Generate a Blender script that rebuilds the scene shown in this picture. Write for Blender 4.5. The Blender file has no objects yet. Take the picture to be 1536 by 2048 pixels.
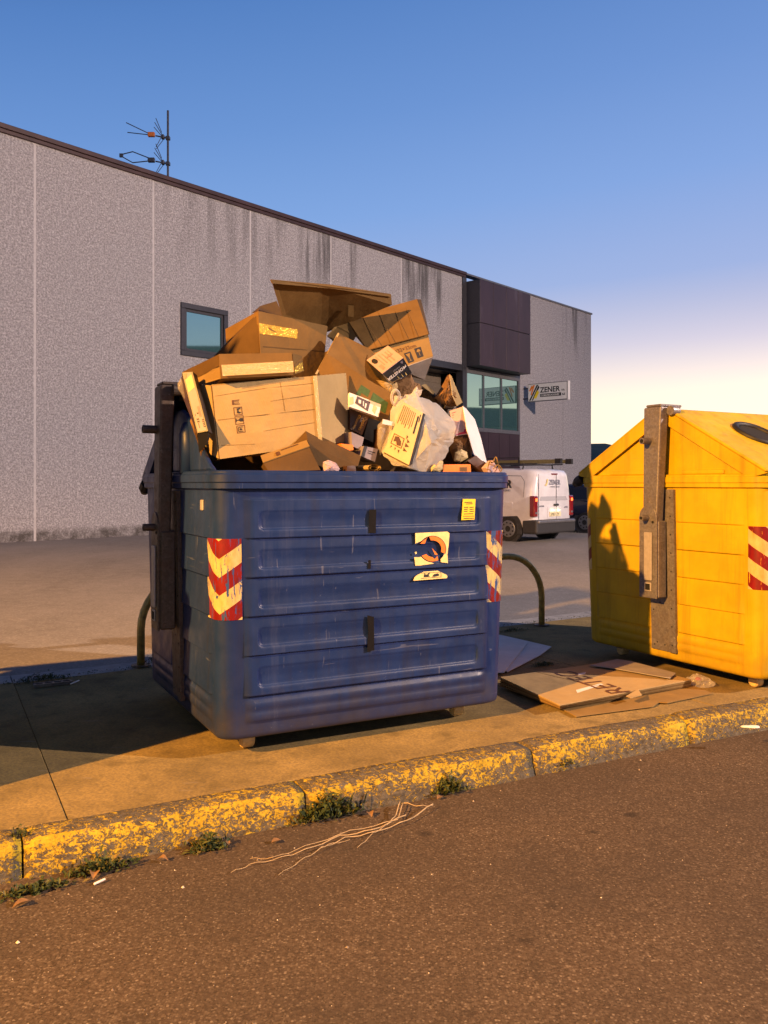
import bpy, bmesh, math, random
from mathutils import Vector, Matrix, noise as mnoise
R = math.radians
SC = bpy.context.scene
COL = SC.collection

def lin(r, g, b, a=1.0):
    f = lambda c: (c/255/12.92) if c/255 <= .04045 else ((c/255+.055)/1.055)**2.4
    return (f(r), f(g), f(b), a)

# ------------------------------------------------------------------ camera
CAM_H, FPX = 1.40, 1690.0          # eye height above the pavement, focal length in photo pixels
cam_d = bpy.data.cameras.new('camera'); cam = bpy.data.objects.new('camera', cam_d); COL.objects.link(cam)
cam.location = (0, 0, CAM_H); cam.rotation_euler = (R(90), 0, 0)
cam_d.sensor_width = 36; cam_d.lens = 36*FPX/2048; cam_d.shift_y = -56/2048
cam_d.clip_start = .05; cam_d.clip_end = 2000
SC.camera = cam

# ------------------------------------------------------------------ exposure
SC.view_settings.view_transform = 'Standard'; SC.view_settings.look = 'None'
SC.view_settings.exposure = 0.0; SC.view_settings.gamma = 1.0
SC.view_settings.use_curve_mapping = False

# ------------------------------------------------------------------ dusk sky (sun already down, to the right)
W = bpy.data.worlds.new('World'); SC.world = W; W.use_nodes = True
def build_sky():
    nt = W.node_tree; n = nt.nodes; L = nt.links; n.clear()
    def math_(op, a, b=None, clamp=False):
        m = n.new('ShaderNodeMath'); m.operation = op; m.use_clamp = clamp
        for i, v in enumerate((a, b)):
            if v is None: continue
            if isinstance(v, (int, float)): m.inputs[i].default_value = v
            else: L.new(v, m.inputs[i])
        return m.outputs[0]
    def smooth(v, lo, hi):
        m = n.new('ShaderNodeMapRange'); m.interpolation_type = 'SMOOTHSTEP'
        L.new(v, m.inputs[0]); m.inputs[1].default_value = lo; m.inputs[2].default_value = hi
        return m.outputs[0]
    tc = n.new('ShaderNodeTexCoord')
    dot = n.new('ShaderNodeVectorMath'); dot.operation = 'DOT_PRODUCT'
    L.new(tc.outputs['Generated'], dot.inputs[0]); dot.inputs[1].default_value = (math.sin(R(48)), math.cos(R(48)), 0)
    a = dot.outputs['Value']
    sep = n.new('ShaderNodeSeparateXYZ'); L.new(tc.outputs['Generated'], sep.inputs[0])
    z = math_('MAXIMUM', sep.outputs[2], 0.0)
    q = math_('MULTIPLY', z, math_('SUBTRACT', 1.5, math_('MULTIPLY', a, .5)))
    r = n.new('ShaderNodeValToRGB'); L.new(q, r.inputs[0]); cr = r.color_ramp
    stops = [(0, (255, 247, 200)), (.07, (255, 240, 205)), (.115, (240, 231, 214)), (.17, (204, 206, 222)),
             (.25, (156, 182, 228)), (.36, (129, 168, 226)), (.48, (108, 150, 213)), (.62, (87, 131, 197)),
             (.80, (46, 82, 142)), (1, (32, 58, 104))]
    while len(cr.elements) > 1: cr.elements.remove(cr.elements[-1])
    for i, (p, c) in enumerate(stops):
        e = cr.elements[0] if i == 0 else cr.elements.new(p)
        e.position = p; e.color = lin(*c)
    tint = n.new('ShaderNodeMix'); tint.data_type = 'RGBA'
    L.new(smooth(a, .45, 1.0), tint.inputs[0]); tint.inputs[6].default_value = (1, 1, 1, 1); tint.inputs[7].default_value = (1.11, 1.0, 1.0, 1)
    mul = n.new('ShaderNodeMix'); mul.data_type = 'RGBA'; mul.blend_type = 'MULTIPLY'; mul.inputs[0].default_value = 1
    L.new(r.outputs[0], mul.inputs[6]); L.new(tint.outputs[2], mul.inputs[7])
    glow = math_('ADD', 1.0, math_('MULTIPLY', math_('MULTIPLY', smooth(a, .6, 1.0), .6),
                                   math_('SUBTRACT', 1.0, smooth(z, .0, .22))))
    bg = n.new('ShaderNodeBackground'); L.new(mul.outputs[2], bg.inputs[0]); L.new(glow, bg.inputs[1])
    out = n.new('ShaderNodeOutputWorld'); L.new(bg.outputs[0], out.inputs[0])
build_sky()

# lamps of the street (their light sits in their builder): place, lamp height, power, colour
LAMPS = [((-13.4, -9.8), 9.4, 59000, (1.0, .45, .085)),     # sodium lamp behind the camera
         ((29.0, -2.2), 13.0, 63000, (1.0, .72, .56))]         # paler lamp to the right

# ------------------------------------------------------------------ helpers
def mw(o):
    m = Matrix()
    while o is not None:
        m = o.matrix_basis @ m; o = o.parent
    return m

def tag(o, label=None, cat=None, group=None, kind=None):
    for k, v in (('label', label), ('category', cat), ('group', group), ('kind', kind)):
        if v: o[k] = v
    return o

def empty(name, loc=(0, 0, 0), rz=0.0, **kw):
    o = bpy.data.objects.new(name, None); COL.objects.link(o)
    o.location = loc; o.rotation_euler = (0, 0, rz); o.empty_display_size = .1
    return tag(o, **kw)

def mk(name, vf, mat, parent=None, world=False, smooth=False, uv=None, bevel=0, seg=1, **kw):
    """one mesh object. top level: verts are world coordinates, origin moved to the base. with a parent: local (or world=True)."""
    vs, fs = vf
    vs = [Vector(v) for v in vs]
    o = bpy.data.objects.new(name, bpy.data.meshes.new(name)); COL.objects.link(o)
    if parent is not None:
        o.parent = parent
        if world:
            inv = mw(parent).inverted(); vs = [inv @ v for v in vs]
    else:
        c = Vector((sum(v.x for v in vs)/len(vs), sum(v.y for v in vs)/len(vs), min(v.z for v in vs)))
        o.location = c; vs = [v-c for v in vs]
    me = o.data; me.from_pydata(vs, [], fs)
    if uv:
        ul = me.uv_layers.new(name='UVMap')
        for lp in me.loops: ul.data[lp.index].uv = uv[lp.vertex_index]
    if bevel:
        bm = bmesh.new(); bm.from_mesh(me)
        bmesh.ops.bevel(bm, geom=[e for e in bm.edges if len(e.link_faces) == 2 and e.calc_face_angle(0) > .5],
                        offset=bevel, segments=seg, affect='EDGES', profile=.5, clamp_overlap=True)
        bm.to_mesh(me); bm.free()
    if smooth: me.shade_smooth()
    if mat is not None:
        for m in (mat if isinstance(mat, (list, tuple)) else [mat]): me.materials.append(m)
    me.update(); me.validate()
    return tag(o, **kw)

def join(*parts):
    V, F = [], []
    for vs, fs in parts:
        k = len(V); V += [tuple(v) for v in vs]; F += [tuple(i+k for i in f) for f in fs]
    return V, F

BOXF = [(0, 3, 2, 1), (4, 5, 6, 7), (0, 1, 5, 4), (1, 2, 6, 5), (2, 3, 7, 6), (3, 0, 4, 7)]
def box(x0, x1, y0, y1, z0, z1):
    return [(x0, y0, z0), (x1, y0, z0), (x1, y1, z0), (x0, y1, z0), (x0, y0, z1), (x1, y0, z1), (x1, y1, z1), (x0, y1, z1)], BOXF

def hexa(a, b):          # two quads -> solid
    return list(a)+list(b), BOXF

def tube(path, r, n=8, closed=False, caps=True):
    path = [Vector(p) for p in path]; rs = r if isinstance(r, (list, tuple)) else [r]*len(path)
    V, F = [], []; up = None
    for i, p in enumerate(path):
        if closed: t = path[(i+1) % len(path)]-path[i-1]
        else: t = path[min(i+1, len(path)-1)]-path[max(i-1, 0)]
        t.normalize()
        if up is None: up = Vector((0, 0, 1)) if abs(t.z) < .9 else Vector((1, 0, 0))
        s = t.cross(up).normalized(); up = s.cross(t).normalized()
        for k in range(n):
            a = 2*math.pi*k/n
            V.append(p+(s*math.cos(a)+up*math.sin(a))*rs[i])
    m = len(path)
    for i in range(m if closed else m-1):
        j = (i+1) % m
        for k in range(n): F.append((i*n+k, i*n+(k+1) % n, j*n+(k+1) % n, j*n+k))
    if caps and not closed:
        F.append(tuple(range(n))[::-1]); F.append(tuple((m-1)*n+k for k in range(n)))
    return V, F

def prism(poly, axis, lo, hi):
    """2D polygon extruded along an axis ('x','y','z')"""
    f = {'x': lambda p, h: (h, p[0], p[1]), 'y': lambda p, h: (p[0], h, p[1]), 'z': lambda p, h: (p[0], p[1], h)}[axis]
    n = len(poly)
    V = [f(p, lo) for p in poly]+[f(p, hi) for p in poly]
    F = [tuple(range(n))[::-1], tuple(range(n, 2*n))]+[(i, (i+1) % n, n+(i+1) % n, n+i) for i in range(n)]
    return V, F

def newell(pts):
    nv = Vector((0, 0, 0))
    for i, p in enumerate(pts):
        q = pts[(i+1) % len(pts)]
        nv += Vector(((p.y-q.y)*(p.z+q.z), (p.z-q.z)*(p.x+q.x), (p.x-q.x)*(p.y+q.y)))
    return nv.normalized()

def sheet(pts, th):
    """polygon (3D points) given thickness, away from the eye"""
    pts = [Vector(p) for p in pts]; nv = newell(pts)
    if nv.dot(Vector((0, 0, CAM_H))-pts[0]) < 0: pts = pts[::-1]; nv = -nv
    n = len(pts)
    return pts+[p-nv*th for p in pts], [tuple(range(n)), tuple(range(n, 2*n))[::-1]]+[(i, n+i, n+(i+1) % n, (i+1) % n) for i in range(n)]

def text(name, body, size, mat, parent, origin, xdir, ydir, ext=.0015, bold=0.0, sx=1.0, align='LEFT'):
    cu = bpy.data.curves.new(name, 'FONT'); cu.body = body; cu.size = size; cu.extrude = ext; cu.offset = bold
    cu.align_x = align; cu.resolution_u = 3
    tmp = bpy.data.objects.new(name, cu); COL.objects.link(tmp)
    me = bpy.data.meshes.new_from_object(tmp.evaluated_get(bpy.context.evaluated_depsgraph_get()))
    bpy.data.objects.remove(tmp); bpy.data.curves.remove(cu); me.materials.clear()
    o = bpy.data.objects.new(name, me); COL.objects.link(o)
    x = Vector(xdir).normalized(); y = Vector(ydir); y = (y-x*y.dot(x)).normalized(); z = x.cross(y)
    m = Matrix((x*sx, y, z)).transposed().to_4x4(); m.translation = Vector(origin)
    if parent is not None:
        o.parent = parent; m = mw(parent).inverted() @ m
    o.matrix_basis = m
    me.materials.append(mat)
    return o

# ------------------------------------------------------------------ materials
class NT:
    def __init__(s, name, base=(.5, .5, .5), rough=.6, metal=0.0, spec=.5, **kw):
        s.m = bpy.data.materials.new(name); s.m.use_nodes = True
        s.t = s.m.node_tree; s.n = s.t.nodes; s.b = s.n['Principled BSDF']
        s.b.inputs['Base Color'].default_value = (*base[:3], 1); s.b.inputs['Roughness'].default_value = rough
        s.b.inputs['Metallic'].default_value = metal; s.b.inputs['Specular IOR Level'].default_value = spec
        for k, v in kw.items(): s.b.inputs[k].default_value = v
    def put(s, v, sock):
        if isinstance(v, (int, float, tuple)): sock.default_value = v
        else: s.t.links.new(v, sock)
    def co(s, kind='Object', scale=None, rot=None):
        c = s.n.new('ShaderNodeTexCoord').outputs[kind]
        if scale or rot:
            mp = s.n.new('ShaderNodeMapping'); s.t.links.new(c, mp.inputs[0])
            if scale: mp.inputs[3].default_value = scale
            if rot: mp.inputs[2].default_value = rot
            c = mp.outputs[0]
        return c
    def noise(s, scale, detail=4, rough=.6, vec=None, dist=0.0):
        x = s.n.new('ShaderNodeTexNoise'); x.inputs['Scale'].default_value = scale; x.inputs['Detail'].default_value = detail
        x.inputs['Roughness'].default_value = rough; x.inputs['Distortion'].default_value = dist
        s.t.links.new(vec if vec is not None else s.co(), x.inputs['Vector']); return x.outputs[0]
    def voro(s, scale, vec=None, feat='F1', out='Distance'):
        x = s.n.new('ShaderNodeTexVoronoi'); x.feature = feat; x.inputs['Scale'].default_value = scale
        s.t.links.new(vec if vec is not None else s.co(), x.inputs['Vector']); return x.outputs[out]
    def wave(s, scale, vec=None, dist=0.0, direction='X'):
        x = s.n.new('ShaderNodeTexWave'); x.bands_direction = direction; x.inputs['Scale'].default_value = scale
        x.inputs['Distortion'].default_value = dist
        s.t.links.new(vec if vec is not None else s.co(), x.inputs['Vector']); return x.outputs['Fac']
    def ramp(s, fac, stops, interp='LINEAR'):
        x = s.n.new('ShaderNodeValToRGB'); cr = x.color_ramp; cr.interpolation = interp; s.t.links.new(fac, x.inputs[0])
        while len(cr.elements) > 1: cr.elements.remove(cr.elements[-1])
        for i, (p, c) in enumerate(stops):
            e = cr.elements[0] if i == 0 else cr.elements.new(p); e.position = p
            e.color = (c, c, c, 1) if isinstance(c, (int, float)) else (*c[:3], 1)
        return x.outputs[0]
    def mix(s, fac, a, b, blend='MIX'):
        x = s.n.new('ShaderNodeMix'); x.data_type = 'RGBA'; x.blend_type = blend
        s.put(fac, x.inputs[0])
        for v, k in ((a, 6), (b, 7)):
            s.put((*v[:3], 1) if isinstance(v, tuple) else v, x.inputs[k])
        return x.outputs[2]
    def math(s, op, a, b=0.0, clamp=False):
        x = s.n.new('ShaderNodeMath'); x.operation = op; x.use_clamp = clamp
        s.put(a, x.inputs[0]); s.put(b, x.inputs[1]); return x.outputs[0]
    def xyz(s, vec):
        x = s.n.new('ShaderNodeSeparateXYZ'); s.t.links.new(vec, x.inputs[0]); return x.outputs
    def bump(s, h, strength=.3, dist=.01, prev=None):
        x = s.n.new('ShaderNodeBump'); x.inputs['Strength'].default_value = strength; x.inputs['Distance'].default_value = dist
        s.t.links.new(h, x.inputs['Height'])
        if prev is not None: s.t.links.new(prev, x.inputs['Normal'])
        return x.outputs[0]
    def base(s, c): s.put((*c[:3], 1) if isinstance(c, tuple) else c, s.b.inputs['Base Color']); return s
    def set(s, k, v): s.put(v, s.b.inputs[k]); return s

def simple(name, c, rough=.6, metal=0.0, var=.25, scale=12, bump=.0, **kw):
    t = NT(name, c, rough, metal, **kw)
    if var:
        d = tuple(max(0, x*(1-var)) for x in c[:3]); l = tuple(min(1, x*(1+var*.6)) for x in c[:3])
        t.base(t.ramp(t.noise(scale, 5, .65), [(.3, d), (.7, l)]))
    if bump: t.set('Normal', t.bump(t.noise(scale*6, 4), bump, .005))
    return t.m

def cardboard(name, c, stain=.3, corr=(1, 0, 0), bump=.25):
    t = NT(name, c, .82, spec=.2)
    big = t.noise(5, 4, .6); fib = t.noise(160, 3, .7)
    d = tuple(x*(1-stain) for x in c[:3])
    col = t.mix(t.ramp(big, [(.35, 0), (.7, 1)]), d, c)
    col = t.mix(t.ramp(fib, [(.35, .0), (.75, .14)]), col, (c[0]*.6, c[1]*.55, c[2]*.5))
    t.base(col)
    wv = t.wave(38, t.co(rot=(0, R(20), R(30))), 1.2)
    n = t.bump(wv, bump*.35, .002); n = t.bump(t.noise(9, 3, .5), bump*1.6, .02, n)
    t.set('Normal', n); return t.m

MAT = {}
def materials():
    # asphalt of the road
    t = NT('asphalt', (.08, .07, .06), .9, spec=.12)
    v = t.voro(125, feat='F1', out='Color'); vd = t.voro(125)
    fine = t.noise(220, 3, .7); big = t.noise(.9, 5, .6); patch = t.noise(4.5, 4, .6)
    g = t.ramp(t.xyz(v)[0], [(0, (.026, .021, .016)), (.35, (.062, .049, .037)), (.75, (.108, .084, .063)), (.93, (.15, .12, .092)), (1, (.26, .215, .165))])
    col = t.mix(t.ramp(vd, [(.42, 0), (.8, .8)]), g, (.055, .038, .029))
    col = t.mix(t.ramp(fine, [(.35, .0), (.7, .5)]), col, (.15, .105, .065))
    col = t.mix(t.ramp(big, [(.3, .6), (.65, 0)]), col, (.045, .037, .032))
    col = t.mix(t.ramp(patch, [(.60, 0), (.74, .5)]), col, (.04, .033, .027))
    t.base(col)
    sp = t.voro(2.3, t.co(scale=(1, 1.25, 1)), out='Color'); spd = t.math('ADD', t.voro(2.3, t.co(scale=(1, 1.25, 1))), t.math('MULTIPLY', t.noise(18, 4, .6), .10))
    spot = t.math('MULTIPLY', t.ramp(spd, [(.09, 1), (.15, 0)]), t.ramp(t.xyz(sp)[0], [(.25, 0), (.29, .62)]))
    t.base(t.mix(spot, col, (.022, .019, .017)))
    n = t.bump(t.xyz(v)[1], .55, .005); n = t.bump(fine, .2, .003, n); t.set('Normal', n); MAT['asphalt'] = t.m
    # asphalt of the yard
    t = NT('yard_asphalt', (.2, .18, .17), .9, spec=.15)
    v = t.voro(60, out='Color'); big = t.noise(.45, 6, .62, t.co(scale=(1, .5, 1))); mid = t.noise(5, 5, .65)
    col = t.ramp(big, [(.3, (.15, .14, .13)), (.7, (.28, .265, .25))])
    col = t.mix(t.ramp(mid, [(.4, 0), (.7, .5)]), col, (.31, .295, .275))
    col = t.mix(.25, col, t.ramp(t.xyz(v)[0], [(0, .06), (.8, .2), (1, .4)]))
    t.base(col); t.set('Normal', t.bump(t.xyz(v)[1], .4, .006)); MAT['yard'] = t.m
    # pavement concrete
    t = NT('pavement_concrete', (.2, .19, .18), .9, spec=.15)
    big = t.noise(1.7, 7, .68); fine = t.noise(70, 4, .7); blot = t.noise(6, 5, .6); scr = t.noise(16, 4, .6, t.co(scale=(.25, 1.2, 1)))
    col = t.ramp(big, [(.30, (.155, .115, .044)), (.70, (.37, .27, .10))])
    col = t.mix(t.ramp(fine, [(.38, .5), (.6, 0)]), col, (.07, .062, .055))
    col = t.mix(t.ramp(fine, [(.62, 0), (.75, .45)]), col, (.30, .28, .25))
    col = t.mix(t.ramp(blot, [(.54, 0), (.70, .65)]), col, (.105, .08, .035))
    col = t.mix(t.ramp(scr, [(.64, 0), (.72, .4)]), col, (.26, .235, .20))
    t.base(col); n = t.bump(fine, .35, .004); n = t.bump(t.voro(2.2, feat='DISTANCE_TO_EDGE'), .0, .01, n)
    t.set('Normal', n); MAT['pavement'] = t.m
    t = NT('edging_concrete', (.34, .33, .32), .9, spec=.15)
    t.base(t.ramp(t.noise(9, 6, .7), [(.3, (.22, .215, .21)), (.7, (.40, .39, .38))])); MAT['edging'] = t.m
    # kerb: worn yellow paint on concrete
    t = NT('kerb_paint', (.6, .35, .02), .7, spec=.3)
    co = t.co(); z = t.xyz(co)[2]
    bits = t.noise(40, 8, .80, t.co(scale=(.8, .8, 1.2)), .8); flake = t.noise(110, 3, .7)
    lo = t.math('MULTIPLY', t.math('SUBTRACT', .05, z), .75)             # paint is rubbed away towards the gutter
    w = t.math('ADD', t.math('ADD', t.math('MULTIPLY', bits, 1.0), t.math('MULTIPLY', flake, .30)), lo)
    w = t.math('ADD', w, t.math('MULTIPLY', t.math('SUBTRACT', t.noise(1.7, 3, .5), .5), .32))
    gn = t.n.new('ShaderNodeNewGeometry'); up = t.ramp(t.xyz(gn.outputs['True Normal'])[2], [(.80, 0), (.97, 1)])
    w = t.math('ADD', w, t.math('MULTIPLY', up, .085))                 # feet have worn the paint off the top
    conc = t.ramp(t.noise(26, 5, .7), [(.3, (.045, .038, .028)), (.7, (.16, .14, .105))])
    paint = t.ramp(t.noise(7, 5, .65), [(.3, (.40, .265, .012)), (.7, (.58, .42, .03))])
    fac = t.ramp(w, [(.705, 0), (.73, 1)])
    t.base(t.mix(fac, paint, conc)); t.set('Normal', t.bump(fac, .8, .006, t.bump(t.noise(24, 6, .7), .9, .03))); MAT['kerb'] = t.m
    # bins
    def binmat(name, c, dirt, rough, scratch=(.5, .5, .5), k=.5):
        t = NT(name, c, rough, spec=.28)
        co = t.co(); big = t.noise(3, 5, .6)
        col = t.ramp(big, [(.3, tuple(x*.8 for x in c)), (.7, tuple(x*1.15 for x in c))])
        sc = t.noise(7, 3, .5, t.co(scale=(6, 6, .35), rot=(R(6), R(4), 0)), .7)
        col = t.mix(t.ramp(sc, [(.70, 0), (.72, k)]), col, scratch)
        sc2 = t.noise(4, 2, .5, t.co(scale=(.8, .8, 11), rot=(0, R(25), R(20))), 1.2)
        col = t.mix(t.ramp(sc2, [(.715, 0), (.735, k*.8)]), col, scratch)
        run = t.noise(1.0, 5, .65, t.co(scale=(13, 13, .55)))
        col = t.mix(t.ramp(run, [(.50, 0), (.68, .35)]), col, tuple(x*.45 for x in dirt))
        col = t.mix(t.ramp(run, [(.30, .09), (.42, 0)]), col, scratch)
        z = t.xyz(co)[2]
        g = t.math('ADD', t.math('MULTIPLY', t.noise(9, 6, .7), .5), t.math('MULTIPLY', t.math('SUBTRACT', .38, z), .9))
        col = t.mix(t.ramp(g, [(.28, 0), (.62, .75)]), col, dirt)           # splashed dirt near the ground
        spk = t.noise(45, 4, .7); col = t.mix(t.ramp(spk, [(.68, 0), (.76, .5)]), col, scratch)
        t.base(col)
        t.set('Roughness', t.ramp(t.noise(11, 5, .6), [(.3, rough-.08), (.7, rough+.14)]))
        t.set('Normal', t.bump(t.noise(2.2, 3), .12, .03, t.bump(t.noise(240, 2), .05, .001))); return t.m
    MAT['blue'] = binmat('blue_plastic', (.0095, .026, .108), (.045, .038, .032), .38, (.16, .18, .26), .38)
    MAT['yellow'] = binmat('yellow_plastic', (.52, .345, .004), (.25, .17, .02), .45, (.42, .24, .04), .30)
    MAT['green'] = binmat('green_plastic', (.02, .10, .04), (.07, .06, .05), .45, (.2, .25, .2), .3)
    # galvanised steel
    def galv(name, c, rust):
        t = NT(name, c, .5, .55, spec=.4)
        v = t.voro(75, out='Color'); col = t.ramp(t.xyz(v)[0], [(0, tuple(x*.82 for x in c)), (1, tuple(x*1.2 for x in c))])
        col = t.mix(t.ramp(t.noise(6, 6, .7), [(.45, 0), (.7, rust)]), col, (.11, .06, .035))
        col = t.mix(t.ramp(t.noise(40, 3), [(.66, 0), (.72, .6)]), col, tuple(min(1, x*2) for x in c))
        t.base(col); t.set('Roughness', t.ramp(t.noise(20, 4), [(.3, .4), (.7, .65)])); return t.m
    MAT['galv'] = galv('galvanised_steel', (.20, .19, .20), .3)
    MAT['galv_rust_shade'] = galv('weathered_shaded_steel', (.105, .09, .078), .6)  # rust tone, darkened further for the shade on the blue container's arm
    MAT['galv_dark'] = galv('grimy_steel', (.13, .125, .125), .4)
    MAT['pad'] = simple('pale_steel_pad', (.36, .34, .34), .5, .2, .15, 40)
    MAT['black'] = simple('black_rubber', (.012, .012, .013), .6, var=.3)
    MAT['hole'] = simple('black_hole', (.004, .004, .004), .9, var=0)
    MAT['brass'] = simple('worn_hoop_paint', (.48, .33, .09), .42, .35, .45, 18)
    MAT['tape_black'] = simple('black_tape', (.006, .0055, .006), .7, spec=.15, var=.3, scale=30)
    MAT['caster'] = simple('caster_nylon', (.60, .42, .16), .6, var=.35, scale=30)
    MAT['wall'] = None
    t = NT('exposed_aggregate', (.4, .38, .38), .95, spec=.12)
    co = t.co(); X, Y, Z = t.xyz(co)[0], t.xyz(co)[1], t.xyz(co)[2]
    sp = t.noise(21, 5, .76); sp2 = t.noise(38, 3, .6); big = t.noise(.35, 5, .6)
    col = t.ramp(sp, [(.36, (.19, .178, .185)), (.5, (.43, .415, .435)), (.64, (.72, .70, .72))])
    col = t.mix(t.ramp(sp2, [(.4, .35), (.55, 0)]), col, (.13, .12, .122))
    col = t.mix(t.ramp(t.noise(8, 5, .75), [(.42, .38), (.60, 0)]), col, (.20, .19, .195))
    col = t.mix(t.ramp(big, [(.35, .0), (.7, .22)]), col, (.31, .315, .33))
    # rain streaks under the coping, where the photograph has them
    st = t.noise(1.0, 4, .6, t.co(scale=(2.6, 1, .16)))
    def band(v, lo, hi, soft):
        up = t.n.new('ShaderNodeMapRange'); up.interpolation_type = 'SMOOTHSTEP'; t.put(v, up.inputs[0]); up.inputs[1].default_value = lo-soft; up.inputs[2].default_value = lo
        dn = t.n.new('ShaderNodeMapRange'); dn.interpolation_type = 'SMOOTHSTEP'; t.put(v, dn.inputs[0]); dn.inputs[1].default_value = hi; dn.inputs[2].default_value = hi+soft
        return t.math('MULTIPLY', up.outputs[0], t.math('SUBTRACT', 1.0, dn.outputs[0]))
    bands = t.math('ADD', t.math('ADD', band(X, 10.3, 12.4, .5), band(X, 15.3, 17.6, .5)), t.math('ADD', band(X, 28.0, 29.3, .6), t.math('MULTIPLY', band(X, 5.5, 9.0, 1.5), .45)))
    hgt = band(Z, 9.3, 12, 2.2)
    k = t.math('MULTIPLY', t.math('MULTIPLY', bands, hgt), t.ramp(st, [(.46, 0), (.60, 1)]))
    col = t.mix(t.math('MULTIPLY', k, .72), col, (.035, .034, .034))
    foot = t.math('MULTIPLY', band(Z, -1, .12, .22), t.ramp(t.noise(3, 5, .7), [(.35, .3), (.6, 1)]))
    col = t.mix(t.math('MULTIPLY', foot, .85), col, (.05, .045, .04))
    t.base(col); t.set('Normal', t.bump(sp, .6, .03)); MAT['wall'] = t.m
    MAT['joint'] = simple('joint_sealant', (.52, .50, .51), .9, var=.15)
    t = NT('maroon_cladding', (.055, .025, .033), .42, .1)
    z = t.noise(1.2, 5, .65, t.co(scale=(1, 1, .3)))
    col = t.ramp(z, [(.3, (.028, .011, .018)), (.62, (.046, .020, .029)), (.8, (.10, .075, .09))])
    t.base(col); MAT['maroon'] = t.m
    MAT['coping'] = simple('dark_coping', (.055, .028, .028), .5, .2, .3, 3)
    MAT['frame_dark'] = simple('dark_aluminium', (.05, .05, .06), .45, .3, .2)
    MAT['frame_grey'] = simple('grey_aluminium', (.16, .155, .17), .45, .4, .2)
    MAT['door_roller'] = simple('roller_door_paint', (.20, .16, .12), .6, .1, .25)
    t = NT('window_glass', (.05, .12, .12), .03, 0, 1.0); t.set('IOR', 2.6); t.set('Specular Tint', (.68, 1.0, .97, 1)); MAT['glass'] = t.m
    t = NT('car_glass', (.015, .016, .018), .04, 0, .8); MAT['car_glass'] = t.m
    t = NT('van_rear_reflection', (.36, .36, .40), .10, 0, .9); MAT['van_glass'] = t.m  # pale grey reflection put into the rear glass colour
    t = NT('van_paint', (.68, .68, .72), .28, 0, .5); t.set('Coat Weight', .6)
    t.base(t.ramp(t.noise(4, 4), [(.3, (.62, .62, .66)), (.7, (.74, .74, .78))])); MAT['van'] = t.m
    t = NT('dark_blue_paint', (.008, .010, .028), .2, 0, .5); t.set('Coat Weight', .8); MAT['carpaint'] = t.m
    MAT['bumper'] = simple('grey_bumper_plastic', (.035, .035, .037), .5, var=.2)
    MAT['tyre'] = simple('tyre_rubber', (.018, .018, .018), .8, var=.3)
    MAT['steel_rim'] = simple('steel_rim_paint', (.22, .22, .23), .4, .6, .2)
    MAT['white_print'] = simple('white_print', (.75, .73, .72), .5, var=.1)
    MAT['black_print'] = simple('black_print', (.015, .014, .016), .6, var=0)
    MAT['grey_print'] = simple('grey_print', (.24, .25, .30), .5, var=0)
    MAT['brown_print'] = simple('brown_print', (.09, .035, .015), .7, var=.2, scale=60)
    MAT['green_print'] = simple('green_print', (.045, .10, .03), .8, var=.3, scale=60)
    MAT['orange'] = simple('orange_print', (.75, .20, .012), .6, var=.15, scale=40)
    MAT['sticker_cream'] = simple('sticker_cream', (.80, .66, .28), .45, var=.15, scale=22)
    MAT['sticker_yellow'] = simple('sticker_yellow', (.85, .62, .02), .45, var=.1, scale=30)
    MAT['magenta'] = simple('magenta_print', (.38, .02, .08), .6, var=.1)
    def emit(name, c, s):
        t = NT(name, c, .3); t.set('Emission Color', (*c, 1)); t.set('Emission Strength', s); return t.m
    MAT['tail_on'] = emit('lit_tail_lamp', (1.0, .10, .02), 5)
    t = NT('red_lens', (.20, .008, .010), .12, 0, .6); t.set('Coat Weight', 1.0); MAT['tail'] = t.m
    MAT['plate_lamp'] = emit('plate_lamp', (1.0, .72, .30), 6)
    MAT['lamp_lens'] = emit('street_lamp_lens', (1.0, .6, .25), 8)
    MAT['plate'] = simple('number_plate', (.80, .72, .45), .4, var=.05)
    # cardboard kinds
    MAT['card_pale'] = cardboard('card_pale', (0.4050, 0.2936, 0.1368), .18)
    MAT['card_tan'] = cardboard('card_tan', (0.2597, 0.1696, 0.0624), .22)
    MAT['card_brown'] = cardboard('card_brown', (0.1798, 0.1043, 0.0326), .25)
    MAT['card_dark_shade'] = cardboard('card_dark_shade', (0.1054, 0.0608, 0.0223), .3)  # dark card; its colour also carries the shade of unlit faces
    MAT['card_grey'] = cardboard('card_grey', (.34, .31, .29), .25)
    MAT['card_white'] = cardboard('card_white', (.76, .72, .71), .15, bump=.12)
    MAT['card_pink'] = cardboard('card_pink', (.50, .36, .37), .15, bump=.12)
    MAT['print_rose'] = simple('rose_print', (.36, .23, .21), .7, var=.1)
    MAT['card_black'] = simple('black_card', (.016, .016, .020), .45, var=.3, scale=8)
    MAT['card_navy'] = simple('navy_card', (.012, .018, .032), .35, var=.3, scale=8)
    MAT['card_choc'] = simple('chocolate_card', (.055, .025, .016), .45, var=.4, scale=14)
    MAT['card_lilac'] = simple('grey_lilac_card', (.20, .18, .22), .6, var=.25, scale=8)
    MAT['card_gold'] = simple('yellow_printed_card', (.56, .43, .20), .55, var=.12, scale=10)
    MAT['kraft'] = cardboard('kraft_paper', (0.2520, 0.1400, 0.0595), .35, bump=.4)
    MAT['leaf_dead'] = simple('dead_leaf', (.20, .11, .045), .8, var=.4, scale=40)
    MAT['twig'] = simple('dry_twig', (.42, .31, .17), .8, var=.3, scale=30)
    t = NT('clear_tape', (.78, .60, .28), .12, 0, .9); t.set('Alpha', .42)
    t.set('Normal', t.bump(t.noise(45, 4, .6, None, 1.0), 1.0, .012)); MAT['tape'] = t.m
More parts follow.
